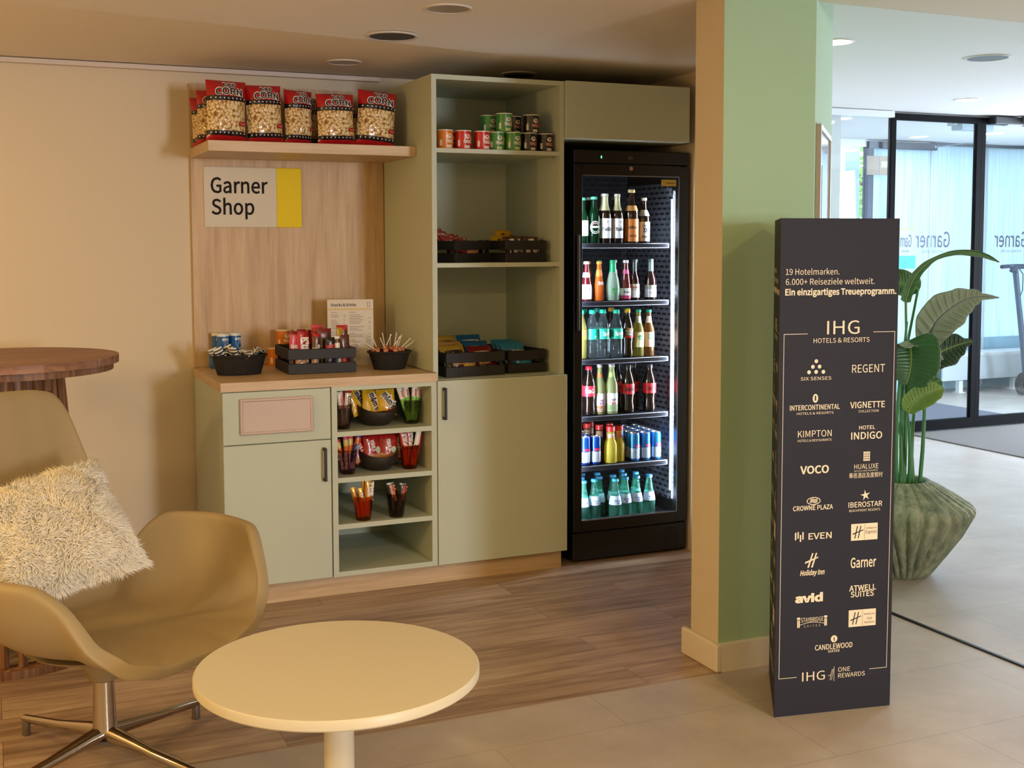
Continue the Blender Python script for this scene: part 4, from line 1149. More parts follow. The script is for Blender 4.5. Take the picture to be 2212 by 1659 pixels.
for lab_, x, y, tilt, yw, sc in [
    ('tallest red popcorn bag, in front at the open end of the wall shelf', .955, 5.125, .02, .08, (.93, 1, .99)),
    ('second red popcorn bag of the front row, counted from the open end', 1.130, 5.155, -.03, .10, (.88, 1, .96)),
    ('third red popcorn bag of the front row, narrow and turned sideways', 1.283, 5.185, .02, .25, (.74, 1, .92)),
    ('fourth red popcorn bag of the front row, the shortest one sitting low', 1.437, 5.12, -.02, .04, (.93, 1, .86)),
    ('red popcorn bag leaning beside the tall shelving, a gap away from the others', 1.617, 5.14, .09, .04, (1.0, 1, .95)),
    ('popcorn bag behind the first one, showing its side at the open shelf end', .945, 5.27, .0, -.3, (.98, .9, .9)),
    ('rearmost popcorn bag at the open shelf end, against the wall board', .95, 5.39, -.05, -.2, (1.0, .9, .84)),
    ('back row popcorn bag seen between the third and fourth front bags', 1.365, 5.30, .04, .2, (.9, .9, .86)),
    ('back row popcorn bag half hidden behind the leaning last bag', 1.57, 5.30, -.04, .1, (.95, .9, .80))]:
    popcorn(lab_, x, y, ZS_, (-0.05, tilt, yw), sc)

# small cardboard snack tubs
def tub(label, loc, col, rot, taste, dark=False, group=None, cat='snack tub', r=0.0365, h=0.082):
    t = thing('crisp_tub', label, cat, loc, rot, group)
    MB().lathe([(0, 0), (r*.98, 0), (r, .002), (r, h-.003), (r*.97, h-.003)], 32).build('body', M(col, 0.32, coat=0.3), t, True)
    MB().lathe([(r*1.0, h-.004), (r*1.035, h-.004), (r*1.035, h-.0005), (r*.99, h), (r*.93, h-.001), (0, h-.001)], 32).build('lid', M('#e9e4d6', 0.3), t, True)
    def arcpatch(x0, x1, z0, z1, e=.0006, nseg=6):
        b = MB(); rr = r+e
        pts = [(x0+(x1-x0)*k/nseg) for k in range(nseg+1)]
        vs = [(rr*sin(x/rr), -rr*cos(x/rr), z) for z in (z0, z1) for x in pts]
        b.add(vs, [(k, k+1, nseg+2+k, nseg+1+k) for k in range(nseg)])
        return b
    b = MB()
    rr = r+.0006
    for (cx, cz, a, c) in [(.026, .048, .008, .012), (.028, .030, .006, .007)]:
        b.add([(rr*sin((cx+a*cos(2*pi*k/16))/rr), -rr*cos((cx+a*cos(2*pi*k/16))/rr), cz+c*sin(2*pi*k/16)) for k in range(16)], [tuple(range(16))])
    b.build('crisp_picture', M(taste, 0.4), t)
    arcpatch(-.045, -.034, .012, .038).build('barcode_patch', M('#e4ddcc', 0.5), t)
    arcpatch(-.014, .012, .004, .016).build('flavour_panel', M('#c8d08a' if col == '#3f8a3a' else '#e0d2c0', 0.5), t)
    b = MB(); rr = r+.0007
    b.add([(rr*sin(.0125*cos(2*pi*k/20)/rr), -rr*cos(.0125*cos(2*pi*k/20)/rr), .0545+.0105*sin(2*pi*k/20)) for k in range(20)], [tuple(range(20))]).build('oval_badge', M('#e9e0cc', 0.4), t)
    text(t, 'lettering', [dict(s='PRINGLES', cx=0, base=.0265, w=.036, h=.0125, bend=r+.0009, bold=.03)], M('#f2e8d8' if not dark else '#e3a08c', 0.5))
    return t
ORG, RDD, GRN, BLC = '#d97a1c', '#c2201f', '#3f8a3a', '#1d1917'
YM = 4.885
zt = 1.9205
tub('orange crisp tub at the near end of the row on the top green shelf', (1.858, YM, zt), ORG, .25, '#f0b050')
tub('red crisp tub next to the orange one on the top green shelf', (1.944, YM, zt), RDD, .2, '#e8a040')
tub('red crisp tub touching the green tubs on the top green shelf', (2.034, YM, zt), RDD, .28, '#e8a040')
tub('dark red crisp tub tucked behind the orange tub and the first red tub', (1.925, YM+.10, zt), RDD, .2, '#e8a040')
tub('green crisp tub touching the red tubs, with another tub on top', (2.108, YM+.01, zt), GRN, .05, '#e0a030')
tub('green crisp tub in the middle of the shelf row, next to the black tubs', (2.183, YM-.005, zt), GRN, .2, '#e0a030')
tub('green crisp tub standing on top of the two front green tubs', (2.142, YM+.0, zt+.0825), GRN, .15, '#e0a030')
tub('upper green crisp tub half hidden behind the front top one', (2.109, YM+.10, zt+.0825), GRN, .2, '#e0a030')
tub('hidden green crisp tub of the second row, carrying the rear upper green tub', (2.112, YM+.105, zt), GRN, .2, '#e0a030')
tub('black crisp tub beside the green tub, with another black tub on top', (2.262, YM+.0, zt), BLC, .25, '#e0502a', True)
tub('black crisp tub at the far end of the row on the top green shelf', (2.348, YM+.01, zt), BLC, .2, '#e0502a', True)
tub('black crisp tub standing on top of the two front black tubs', (2.281, YM+.015, zt+.0825), BLC, .2, '#e0502a', True)
tub('black crisp tub in the upper tier, behind the top black tub', (2.232, YM+.10, zt+.0825), BLC, .2, '#e0502a', True)
tub('hidden black crisp tub of the second row under the rear upper black tub', (2.236, YM+.105, zt), BLC, .2, '#e0502a', True)
ZW = 0.9455
tub('orange crisp tub on the worktop, standing low beside the black crate corner', (1.222, 5.445, ZW), ORG, .35, '#f0b050')
tub('orange crisp tub on the worktop behind the crate, second of the lower layer', (1.303, 5.445, ZW), ORG, .2, '#f0b050')
tub('red crisp tub on the worktop behind the crate, under the upper red tub', (1.386, 5.45, ZW), RDD, .2, '#e8a040')
tub('orange crisp tub of the upper layer behind the crate, nearer the gum tubs', (1.262, 5.445, ZW+.0825), ORG, .25, '#f0b050')
tub('orange crisp tub of the upper layer behind the crate, next to the red one', (1.341, 5.44, ZW+.0825), ORG, .35, '#f0b050')
tub('red crisp tub of the upper layer behind the crate, next to the menu card', (1.408, 5.465, ZW+.0825), RDD, .1, '#e8a040')

# blue gum tubs
def gum(label, loc, rot):
    t = thing('gum_tub', label, 'gum tub', loc, rot)
    BL = M('#1f5f9e', 0.25, coat=0.4)
    MB().lathe([(0, 0), (.024, 0), (.0265, .004), (.0285, .02), (.0272, .04), (.0285, .06), (.0283, .066)], 28).build('body', BL, t, True)
    MB().lathe([(.0283, .066), (.0285, .0665), (.0285, .075), (.026, .0785), (0, .0785)], 28).build('lid', M('#dfe2e0', 0.3), t, True)
    b = MB(); ringp(b, .006, .022, .014, .015, .003)
    b.v = [(.0288*sin(x/.0288), -.0291*cos(x/.0288), z) for x, y, z in b.v]
    b.build('moon_emblem', M('#b9cbd8', 0.4), t)
    text(t, 'lettering', [dict(s='extra', cx=-.003, base=.0475, w=.032, h=.0125, bend=.0293, bold=.03), dict(s='professional', cx=.004, base=.041, w=.022, h=.004, bend=.0291)], M('#eef2f4', 0.4))
    return t
gum('blue gum tub on the worktop behind the oval basket, at the open end', (.943, 5.43, ZW), .3)
gum('blue gum tub of the lower layer hidden behind the oval basket', (1.003, 5.43, ZW), .2)
gum('blue gum tub of the lower layer behind the oval basket, beside the crate', (1.062, 5.455, ZW), .2)
gum('blue gum tub in front of the upper layer, its moon emblem showing', (.977, 5.42, ZW+.079), .35)
gum('blue gum tub of the upper layer, on the crate side', (1.035, 5.445, ZW+.079), .5)
gum('blue gum tub of the upper layer, mostly hidden behind the front one', (.963, 5.472, ZW+.079), .2)

# baskets
def basket(label, loc, rx, ry, tx, ty, h, rot=0):
    t = thing('wicker_basket', label, 'basket', loc, rot)
    WK = M('#17130f', 0.7, bump=0.6, bscale=220)
    mb = MB(); N = 56; rows = 13
    vs, fs = [], []
    for k in range(rows+1):
        z = h*k/rows; f_ = k/rows
        for j in range(N):
            a = 2*pi*j/N; wv = 1+0.010*cos(pi*j+pi*k)
            vs.append(((tx+(rx-tx)*f_)*cos(a)*wv, (ty+(ry-ty)*f_)*sin(a)*wv, z))
    for k in range(rows):
        for j in range(N): fs.append((k*N+j, k*N+(j+1) % N, (k+1)*N+(j+1) % N, (k+1)*N+j))
    fs.append(tuple(range(N-1, -1, -1)))
    o = mb.add(vs, fs).build('weave', WK, t, 'all')
    so = o.modifiers.new('thick', 'SOLIDIFY'); so.thickness = 0.004; so.offset = -1
    MB().tube([(rx*cos(2*pi*j/40), ry*sin(2*pi*j/40), h-.004+.0015*sin(j*2.5)) for j in range(41)], 0.0055, 8, caps=False).build('rim_braid', WK, t, True)
    return t
basket('black oval wicker basket heaped with black and white striped sachets', (.992, 5.13, ZW), .118, .075, .093, .058, .086)
basket('round black wicker basket full of lollipops beside the menu card', (1.655, 5.07, ZW), .096, .085, .070, .062, .082)

# striped chewing gum sachets heaped in the oval basket
STW, STB = M('#e9e6dc', 0.3, coat=0.3), M('#1c2226', 0.3, coat=0.3)
def sachet(label, loc, rot, teal=False):
    c3 = M('#2f7f78', 0.3) if teal else STB
    bands = [(.12, STW), (.22, STB), (.34, STW), (.44, c3), (.58, STW), (.68, STB), (.82, STW), (.9, STB), (1.0, STW)]
    return pouch('gum_sachet', label, 'sachet', loc, rot, .040, .074, .010, bands, [([dict(s='U', cx=0, base=.034, w=.011, h=.012, bold=.04)], M('#b9302a', 0.4) if teal else DARKTXT)], seed=int(loc[0]*1e4) % 97, n=(4, 10), wr=.0004)
rd = random.Random(4)
where = ['at the open end', 'second from the open end', 'third from the open end, lying low', 'in front of the middle', 'upright in the middle of the heap', 'behind the middle of the heap', 'at the back by the tubs', 'on top past the middle', 'standing tallest near the crate end', 'with a red mark', 'lying flat over the front rim', 'lowest at the crate end', 'leaning behind the tallest one', 'between the two tallest ones', 'low over the rim near the crate']
sp = [(-.088, 0, .078), (-.068, -.02, .078), (-.05, .02, .08), (-.02, -.035, .078), (-.008, .0, .085), (-.01, .035, .082), (.015, .045, .084), (.025, .0, .092), (.05, .012, .098), (.078, -.015, .085), (.012, -.045, .079), (.085, .015, .078), (.06, .038, .092), (.04, -.022, .085), (.055, -.038, .08)]
for k, (w_, (x, y, z)) in enumerate(zip(where, sp)):
    sachet('black and white striped sachet '+w_+' in the oval basket', (.992+x, 5.13+y, ZW+z-.012), (rd.uniform(.5, 1.35), rd.uniform(-.5, .5), rd.uniform(-1.3, 1.3)), k in (4, 9, 13))
# filler bed so the heap rests on something
o = MB().lathe([(0, .006), (.085, .006), (.1, .06), (.06, .072), (0, .076)], 32, sy=.62).build('sachet_heap', STB, None, True); o.location = (.992, 5.13, ZW)
tag(o, 'dark lower layer of sachets filling the oval basket', 'sachets'); o['kind'] = 'stuff'

# lollipops
def lolly(label, loc, rot, col):
    t = thing('lollipop', label, 'lollipop', loc, rot)
    MB().tube([(0, 0, .008), (0, 0, .075)], .0021, 8).build('stick', M('#eee8dc', 0.4), t)
    mb = MB(); mb.lathe([(0, -.011), (.006, -.0095), (.0105, -.004), (.0115, 0), (.0105, .004), (.006, .0095), (0, .011)], 14).build('sweet', M(col, 0.2, coat=0.5), t, True)
    MB().lathe([(.011, -.002), (.0125, .002), (.009, .008), (.003, .012), (.006, .017)], 14).build('wrapper', M('#c87a58', 0.25, coat=0.4), t, True)
    return t
LC = ['#9c2f22', '#c65a24', '#7d1f24', '#b5442a', '#a83a3a']
spots = [(-.06, -.02, 'leaning far out over the crate side'), (-.045, .03, 'pointing up behind the crate side'), (-.03, -.045, 'low over the front rim'), (-.018, .01, 'crossing at the centre, taller of the pair'), (-.005, .04, 'upright at the back'), (.004, -.02, 'crossing at the centre, shorter of the pair'), (.012, -.05, 'with its stick on the front rim'), (.028, .02, 'standing straight past the centre'), (.036, -.03, 'tilted towards the shelving'), (.05, .035, 'at the back by the shelving'), (.058, -.005, 'leaning far out towards the tall shelving'), (.068, .02, 'beside the tall shelving, lying low'), (-.068, .015, 'at the crate side, lying low'), (.02, .05, 'hidden at the very back')]
tl = [(.2, -1.0), (-.2, -.35), (.3, -.5), (-.15, .5), (-.3, -.1), (.1, .62), (.5, .1), (-.05, .2), (.25, .75), (-.3, .4), (.1, .95), (-.1, 1.05), (-.1, -1.05), (-.5, .2)]
for k, ((x, y, w_), (ax, ay)) in enumerate(zip(spots, tl)):
    lolly('red lollipop '+w_+' of the round basket', (1.655+x, 5.07+y, ZW+.078+.012*(1-(x*x+y*y)/.006)), (ax, ay, 0), LC[k % 5])
o = MB().lathe([(0, .006), (.066, .006), (.082, .055), (.05, .066), (0, .07)], 32, sy=.88).build('lollipop_heap', M('#8c3526', 0.35, coat=0.4, bump=0.8, bscale=60), None, True); o.location = (1.655, 5.07, ZW)
tag(o, 'red lower layer of lollipops filling the round basket', 'lollipops'); o['kind'] = 'stuff'

# menu card
t = thing('menu_card', 'white price list card headed snacks and drinks leaning on the wall board', 'menu', (1.440, 5.325, ZW), (radians(-3), 0, radians(-14)))
MB().box(0, .212, -.0015, .0015, 0, .305).build('card', M('#d9d0c2', 0.4), t)
MB().box(.0, .212, -.0022, -.0015, .258, .2625).build('yellow_rule', M('#d9b65a', 0.5), t)
text(t, 'lettering', [dict(s='Snacks & Drinks', cx=.075, base=.274, w=.118, h=.0125, y=-.0022, bold=.015), dict(s='SNACKS', cx=.031, base=.243, w=.027, h=.004, y=-.0022), dict(s='DRINKS', cx=.116, base=.243, w=.027, h=.004, y=-.0022)], M('#332b28', 0.6))
gl = MB(); rd = random.Random(3)
for c0, w0, cnt in ((.017, .066, 17), (.101, .098, 28)):
    for k in range(cnt):
        z = .232-.0078*k
        if rd.random() < .12: continue
        gl.box(c0, c0+w0*rd.uniform(.25, .7), -.0021, -.0015, z, z+.0022); 
        if rd.random() < .8: gl.box(c0+w0-.009, c0+w0, -.0021, -.0015, z, z+.0022)
gl.build('price_lines', M('#8d857b', 0.7), t)
cu_ = MB(); 
for q in [(.184, .2715, .1855, .2885), (.1955, .2715, .197, .2885), (.184, .270, .197, .2715), (.182, .289, .199, .2905)]: cu_.box(q[0], q[2], -.0021, -.0015, q[1], q[3])
cu_.build('cup_symbol', M('#4d4540', 0.6), t)

# ------------------------------------------------------------------ crates
def crate(label, loc, rot, w, d, h):
    t = thing('wooden_crate', label, 'crate', loc, rot)
    CB = M('#1c1918', 0.6, bump=0.1, bscale=80)
    sl = h*.42
    for z0 in (0.0, h-sl):
        MB().box(-w/2, w/2, 0, .008, z0, z0+sl, 0, .002).build('slat', CB, t)
        MB().box(-w/2, w/2, d-.008, d, z0, z0+sl, 0, .002).build('slat', CB, t)
        MB().box(-w/2, -w/2+.008, .009, d-.009, z0, z0+sl, 0, .002).build('slat', CB, t)
        MB().box(w/2-.008, w/2, .009, d-.009, z0, z0+sl, 0, .002).build('slat', CB, t)
    for sx in (-1, 1):
        for y0 in (.0095, d-.0235):
            x0 = sx*(w/2-.0085)-(.014 if sx > 0 else 0)
            MB().box(x0, x0+.014, y0, y0+.014, .004, h+.003).build('corner_post', CB, t)
    MB().box(-w/2+.009, w/2-.009, .009, d-.009, .003, .008).build('bottom_board', CB, t)
    return t

# ================================================================== SNACKS in crates, bowls and tumblers
CHOC = M('#5a2c1c', 0.3, coat=0.4); TAN = M('#b98a52', 0.3, coat=0.4); GLD = M('#c9a13c', 0.25, coat=0.4, metal=0.3); BLU = M('#1c5fa0', 0.3, coat=0.4); LBL = M('#2f86b8', 0.3, coat=0.4)
YEL = M('#dfae18', 0.3, coat=0.4); BRN = M('#4a2a1c', 0.3, coat=0.4); BLKF = M('#15120f', 0.28, coat=0.4); PNK = M('#cf3f55', 0.3, coat=0.4); DRED = M('#7a1418', 0.3, coat=0.4); GRNF = M('#79b63a', 0.3, coat=0.3); SILV = M('#8d8b88', 0.3, metal=0.4); PURP = M('#4f3f86', 0.3, coat=0.4); ORGF = M('#c9641c', 0.28, coat=0.4); WHF = M('#ece4d4', 0.35, coat=0.3)
REDT = M('#c3201f', 0.4); BLUT = M('#20305f', 0.4)
def L(s, w, z, h, x=0.0, turn=0.0, **k): return dict(s=s, cx=x, base=z, w=w, h=h, turn=turn, **k)
up90 = pi/2
# crate on the worktop, a little turned
CR1 = radians(-2)
crate('black slatted crate on the worktop packed with chocolate bars', (1.330, 5.008, ZW), CR1, .300, .30, .108)
zb = ZW+.0095
def bar(name, label, x, y, rot, w, h, bands, words=(), z=None, th=.016, seed=0, patch=None):
    return pouch(name, label, 'chocolate bar', (x, y, z if z is not None else zb), rot, w, h*(1.12 if h > .1 else 1), th, bands, words, None, None, seed, (6, 14), .0008, patch)
bar('chocolate_bar', 'red chocolate bar with a pink flash at the tub end of the worktop crate', 1.212, 5.06, (-.05, .06, .1), .042, .155, [(.08, DRED), (.6, RED), (.92, PNK), (1, DRED)], [([L('DUO', .03, .10, .014, bold=.04)], WTX)], seed=1)
bar('chocolate_bar', 'red chocolate bar with big white letters standing in the worktop crate', 1.250, 5.055, (-.06, .02, .05), .042, .163, [(.06, DRED), (.94, RED), (1, DRED)], [([L('KitKat', .10, .097, .028, .0, up90*-1, bold=.05)], WTX)], seed=2)
bar('chocolate_bar', 'brown and red wafer bar just past the white-lettered bar in the crate', 1.278, 5.075, (-.08, -.05, -.1), .036, .150, [(.06, DRED), (.5, CHOC), (.9, RED), (1, DRED)], seed=3)
bar('chocolate_bar', 'tan hazelnut bar with a white stripe, its pointed top showing in the crate', 1.305, 5.05, (-.03, .08, .0), .036, .145, [(.06, RED), (.62, TAN), (.92, CHOC), (1, RED)], [([L('duplo', .05, .09, .011, .006, -up90, bold=.04)], WTX)], seed=4)
bar('chocolate_bar', 'dark pack with a red flash in front of the maroon pack in the crate', 1.372, 5.045, (-.02, .04, .02), .046, .128, [(.06, BLKF), (.94, BLKF), (1, BLKF)], [([L('MARS', .04, .095, .016, 0, .15, bold=.05)], REDT)], seed=5)
bar('chocolate_bar', 'broad maroon topped pack behind the dark pack in the crate', 1.365, 5.085, (-.06, -.02, .05), .066, .160, [(.06, DRED), (.7, CHOC), (.92, CHOC), (1, DRED)], seed=6)
bar('chocolate_bar', 'white striped blue lettered bar near the middle of the crate', 1.412, 5.045, (-.03, -.04, .0), .026, .132, [(.06, WHF), (.8, WHF), (.92, CHOC), (1, WHF)], [([L('TWIX', .07, .05, .016, 0, up90, bold=.05)], BLUT)], seed=7)
bar('chocolate_bar', 'gold twisted wrapper shining in the crate beside the white striped bar', 1.428, 5.10, (-.1, .12, .3), .036, .162, [(.06, GLD), (.5, TAN), (.8, GLD), (1, GLD)], seed=8)
bar('chocolate_bar', 'tall red topped wafer pack at the shelving end of the worktop crate', 1.452, 5.12, (-.05, .0, -.1), .052, .170, [(.06, RED), (.72, TAN), (.88, CHOC), (1, RED)], seed=9)
bar('chocolate_bar', 'brown caramel bar in front of the tall wafer pack in the crate', 1.452, 5.06, (-.03, -.06, .08), .048, .135, [(.06, CHOC), (.5, ORGF), (.94, CHOC), (1, CHOC)], [([L('TWIX', .03, .035, .02, 0, .3, bold=.05)], REDT)], seed=10)
bar('chocolate_bar', 'dark pack with grey lettering in the crate behind the tan hazelnut bar', 1.325, 5.075, (-.05, .0, .0), .034, .138, [(.06, BLKF), (.94, BLKF), (1, BLKF)], [([L('LION', .04, .08, .012, 0, up90, bold=.03)], SILV)], seed=11)
bar('chocolate_bar', 'red pack peeking over the back of the crate behind the maroon pack', 1.345, 5.15, (-.04, .0, .0), .05, .172, [(.06, RED), (.8, CHOC), (.94, RED), (1, PNK)], seed=12)
bar('chocolate_bar', 'cream wafer bar low in the crate, seen through the gap between the slats', 1.24, 5.032, (-.02, 0, 0), .05, .075, [(.06, WHF), (.94, TAN), (1, WHF)], [([L('//', .016, .04, .01)], DARKTXT)], seed=13, th=.008)

# bags in the upper pair of crates (second green shelf)
ZC = 1.4225
crate('black crate on the middle green shelf holding pink patterned bags', (2.035, 4.985, ZC), radians(24), .235, .28, .098)
crate('black crate on the middle green shelf heaped with yellow and brown sweet bags', (2.262, 4.905, ZC), radians(5), .210, .30, .098)
def bag(name, label, loc, rot, w, h, th, bands, words=(), seed=0, patch=None, cat='sweet bag'):
    return pouch(name, label, cat, loc, rot, w, h, th, bands, words, None, None, seed, (9, 11), .002, patch)
MMW = [([L('m&m\'s', .075, .05, .026, bold=.09)], WTX), ([L('m&m\'s', .071, .0515, .023, bold=.03)], DARKTXT)]
PKD = [([discp(-.03+.02*k, .03+.03*((k*7) % 3), .006, .006) for k in range(4)], WTX)]
for k, (a_, b_, z, lb) in enumerate([(-.052, .055, .045, 'in front, against the side panel'), (.052, .06, .035, 'in front, dipping towards the yellow bags'), (-.052, .11, .075, 'rising highest against the side panel'), (.05, .12, .055, 'over the crate corner'), (0, .185, .085, 'at the back of the crate')]):
    bag('sweet_bag', 'pink patterned sweet bag '+lb+' in the middle shelf crate', (2.035+a_*.9135-b_*.4067, 4.985+a_*.4067+b_*.9135, ZC+z), (-.85, (.08, -.1, .1, -.05, .0)[k], .42), .094, .115, .028, [(.07, DRED), (.35, PNK), (.6, M('#c98a7a', .3, coat=.4)), (.93, M('#a83a3c', .3, coat=.4)), (1, DRED)], PKD, 20+k)
for k, (x, y, z, rx, ry, rz, a, lb) in enumerate([(2.222, 5.03, .075, -.95, -.05, .1, 0, 'on the side of the pink bags'), (2.262, 5.085, .10, -.95, .0, .08, 0, 'on top of the heap'), (2.312, 5.04, .068, -.95, .05, .05, 0, 'at the far back of the heap')]):
    bag('sweet_bag', 'yellow sweet bag '+lb+' in the upper crate', (x, y, ZC+z-.02), (rx, ry, rz), .092, .115, .03, [(.06, YEL), (.94, YEL), (1, YEL)], [([discp(.02, .05, .012, .008), discp(-.02, .06, .009, .007)], CHOC)], 30+k)
for k, (x, y, z, rx, ry, rz, lb) in enumerate([(2.218, 4.945, .06, -.35, -.05, .05, 'in front'), (2.313, 4.95, .05, -.35, .05, .05, 'with a big white letter'), (2.265, 4.99, .045, -.35, .0, .05, 'at the corner')]):
    bag('sweet_bag', 'dark brown sweet bag '+lb+' of the upper crate', (x, y, ZC+.012), (rx, ry, rz), .082, .112, .026, [(.06, BRN), (.94, BRN), (1, BRN)], [([L('m&m\'s', .07, .03, .02, bold=.06), L('m', .03, .072, .026, .0, .2, bold=.08)], WTX)], 40+k)

# lower pair of crates in the tall unit
ZD = 0.913
crate('black crate at the bottom of the tall shelving filled with gold and blue sweet bags', (2.005, 4.895, ZD), radians(2), .292, .38, .108)
crate('black crate at the bottom of the tall shelving with a few light blue bags', (2.275, 4.925, ZD), radians(4), .200, .40, .104)
HB = lambda c: [([L('HARIBO', .085, .055, .024, bold=.06)], c)]
for k, (x, y, z, rx, ry, rz, bands, words, lb) in enumerate([
    (1.938, 4.945, .05, -.72, -.04, .05, [(.06, GLD), (.94, GLD), (1, GLD)], HB(DARKTXT), 'gold sweet bag with black letters lying at the front of the lower crate'),
    (1.936, 5.055, .085, -.72, .0, .05, [(.06, GLD), (.94, GLD), (1, GLD)], HB(DARKTXT), 'gold sweet bag behind the front one, its black letters cut by the side panel'),
    (1.94, 5.0, .062, -.72, .04, .03, [(.06, GLD), (.94, TAN), (1, GLD)], (), 'plain gold sweet bag between the two lettered gold bags'),
    (2.068, 4.995, .06, -.72, .03, .0, [(.06, BLU), (.94, BLU), (1, BLU)], HB(WTX), 'blue sweet bag in the lower crate beside the gold ones'),
    (2.06, 5.05, .085, -.72, .0, .04, [(.06, BLU), (.94, BLU), (1, LBL)], HB(WTX), 'blue sweet bag at the back of the lower crate, lying highest'),
    (2.072, 4.945, .04, -.72, .0, .02, [(.06, DRED), (.94, DRED), (1, DRED)], [([L('HARIBO', .07, .07, .012, bold=.03)], WTX)], 'dark red sweet bag lying low at the crate middle beside the gold bag')]):
    bag('sweet_bag', lb, (x, y, ZD+z-.01), (rx, ry, rz), .125, .125, .03, bands, words, 50+k)
for k, (x, y, z, lb) in enumerate([(2.268, 5.02, .06, 'front light blue bag with white lettering in the shorter lower crate'), (2.265, 5.07, .065, 'middle light blue bag in the shorter lower crate'), (2.262, 5.12, .07, 'rear light blue bag in the shorter lower crate')]):
    bag('sweet_bag', lb, (x, y, ZD+z-.045), (-.55, .0, .07), .125, .13, .022, [(.06, LBL), (.94, LBL), (1, LBL)], [([L('Kinder', .08, .075, .013, .01, .0, bold=.02), L('Wilde', .05, .05, .018, .02, bold=.03)], WTX)], 60+k)
bag('sweet_bag', 'light blue bag at the bottom of the shorter lower crate, seen through the slat gap', (2.27, 4.955, ZD+.0095), (-.04, .0, .07), .085, .07, .014, [(.06, LBL), (.94, LBL), (1, LBL)], (), 66)
for k, (x, c, lb) in enumerate([(1.93, CHOC, 'brown bar seen through the slat gap at the side-panel end of the lower crate'), (1.985, GLD, 'gold bag seen through the slat gap at the middle of the lower crate'), (2.06, BRN, 'dark pack seen through the slat gap at the far end of the lower crate')]):
    bag('sweet_bag', lb, (x, 4.92, ZD+.0095), (-.04, 0, .03), .06, .072, .012, [(.06, c), (.6, c), (.94, TAN), (1, c)], (), 67+k)
for k, (x, y, lb) in enumerate([(2.04, 5.012, 'pale patterned bag seen through the slat gap of the crate of pink bags')]):
    bag('sweet_bag', lb, (x, y, ZC+.0095), (-.04, 0, .42), .075, .065, .012, [(.06, TAN), (.5, PNK), (.94, TAN), (1, WHF)], (), 71)

# bowls
def bowl(label, loc):
    t = thing('dark_bowl', label, 'bowl', loc)
    mb = MB().lathe([(0, .0), (.045, .0), (.052, .003), (.078, .03), (.088, .062), (.088, .095), (.0855, .097), (.083, .094), (.083, .062), (.07, .03), (.04, .01), (0, .008)], 48)
    # the rim is scooped low at the front, for reaching in
    mb.v = [(x, y, z-.034*max(0, min(1, (.03-y)/.118))**1.4*max(0, (z-.03)/.067)) for x, y, z in mb.v]
    mb.build('body', M('#2a2320', 0.55, bump=0.05, bscale=90), t, True)
    return t
bowl('dark brown bowl of yellow sweet bags in the top compartment', (1.557, 4.955, .7145))
bowl('dark brown bowl of red crisp bags in the second compartment', (1.557, 4.945, .5175))
for k, (x, y, z, rx, ry, rz, lb) in enumerate([(1.49, 4.975, .028, -.25, -.18, .5, 'at the glass-door side, seen edge-on'), (1.525, 4.945, .02, -.2, .12, .2, 'with slanted letters left of centre'), (1.60, 4.94, .02, -.15, -.05, -.05, 'facing forward with its letters upright'), (1.565, 4.985, .025, -.2, .05, .0, 'behind the two front ones')]):
    lb = ['yellow sweet bag seen edge-on at the drawer side of the bowl', 'yellow sweet bag with slanting letters in the middle of the bowl', 'yellow sweet bag facing straight out at the shelving side of the bowl', 'yellow sweet bag at the back of the bowl behind two others'][k]
    bag('sweet_bag', lb, (x, y, .7145+z+.016), (rx, ry, rz), .085, .118, .028, [(.06, YEL), (.2, CHOC) if k == 2 else (.2, YEL), (.94, YEL), (1, M('#ecc33a', .3))], [([L('m&m\'s', .082, .062, .030, .0, -1.25+.1*k, bold=.1)], WTX), ([L('m&m\'s', .078, .062, .026, .0, -1.25+.1*k, bold=.03)], DARKTXT)], 80+k, ([discp(.016, .03, .014, .01)], RED) if k == 2 else None)
for k, (x, y, z, rx, ry, rz, lb) in enumerate([(1.497, 4.955, .02, -.2, -.30, .35, 'red crisp bag leaning out at the drawer side of its bowl'), (1.535, 4.94, .018, -.15, -.05, .15, 'red crisp bag with a pale corner, second in its bowl'), (1.60, 4.935, .018, -.15, .06, -.05, 'red crisp bag with vertical white word in front of its bowl'), (1.635, 4.965, .022, -.15, .2, -.3, 'red crisp bag turned edge-on at the shelving side of its bowl')]):
    bag('crisp_bag', lb, (x, y, .5175+z+.016), (rx, ry, rz), .085, .122, .026, [(.06, DRED), (.28, M('#c98a5a', .3, coat=.4)), (.94, M('#b01f1c', .28, coat=.4)), (1, DRED)], [([L('POM-BÄR', .05, .07, .016, -.008, -1.4, bold=.04)], WTX), ([discp(.022, .05, .012, .016)], M('#c4ccb4', .4))], 90+k, None, 'crisp bag')

# tumblers with bars
def tumbler(label, loc, tint):
    t = thing('glass_tumbler', label, 'glass', loc)
    m = glass('tumbler_'+tint, lin(tint), gloss=.10)
    MB().lathe([(0, 0), (.030, 0), (.032, .004), (.034, .02), (.0435, .105), (.0425, .1055), (.0332, .02), (.030, .012), (0, .012)], 36).build('body', m, t, True)
    return t
def barset(cx, cy, z, specs, cat='chocolate bar'):
    for k, (dx, dy, ax, ay, rz, w, h, bands, words, lb) in enumerate(specs):
        pouch('snack_bar', lb, cat, (cx+dx, cy+dy, z+.0135), (ax, ay, rz), w, h, .011, bands, words, None, None, int(100*cx)+k, (6, 14), .0006)
T1 = (1.385, 4.90, .7145); T2 = (1.709, 4.93, .7145); T3 = (1.405, 4.90, .5175); T4 = (1.69, 4.905, .5175); T5 = (1.462, 4.862, .3175); T6 = (1.612, 4.862, .3175)
tumbler('smoked tumbler of white and red lettered bars at the drawer end of the top compartment', T1, '#d6c9c2')
tumbler('smoked tumbler of white and green bars beside the yellow sweet bags', T2, '#d8d4c8')
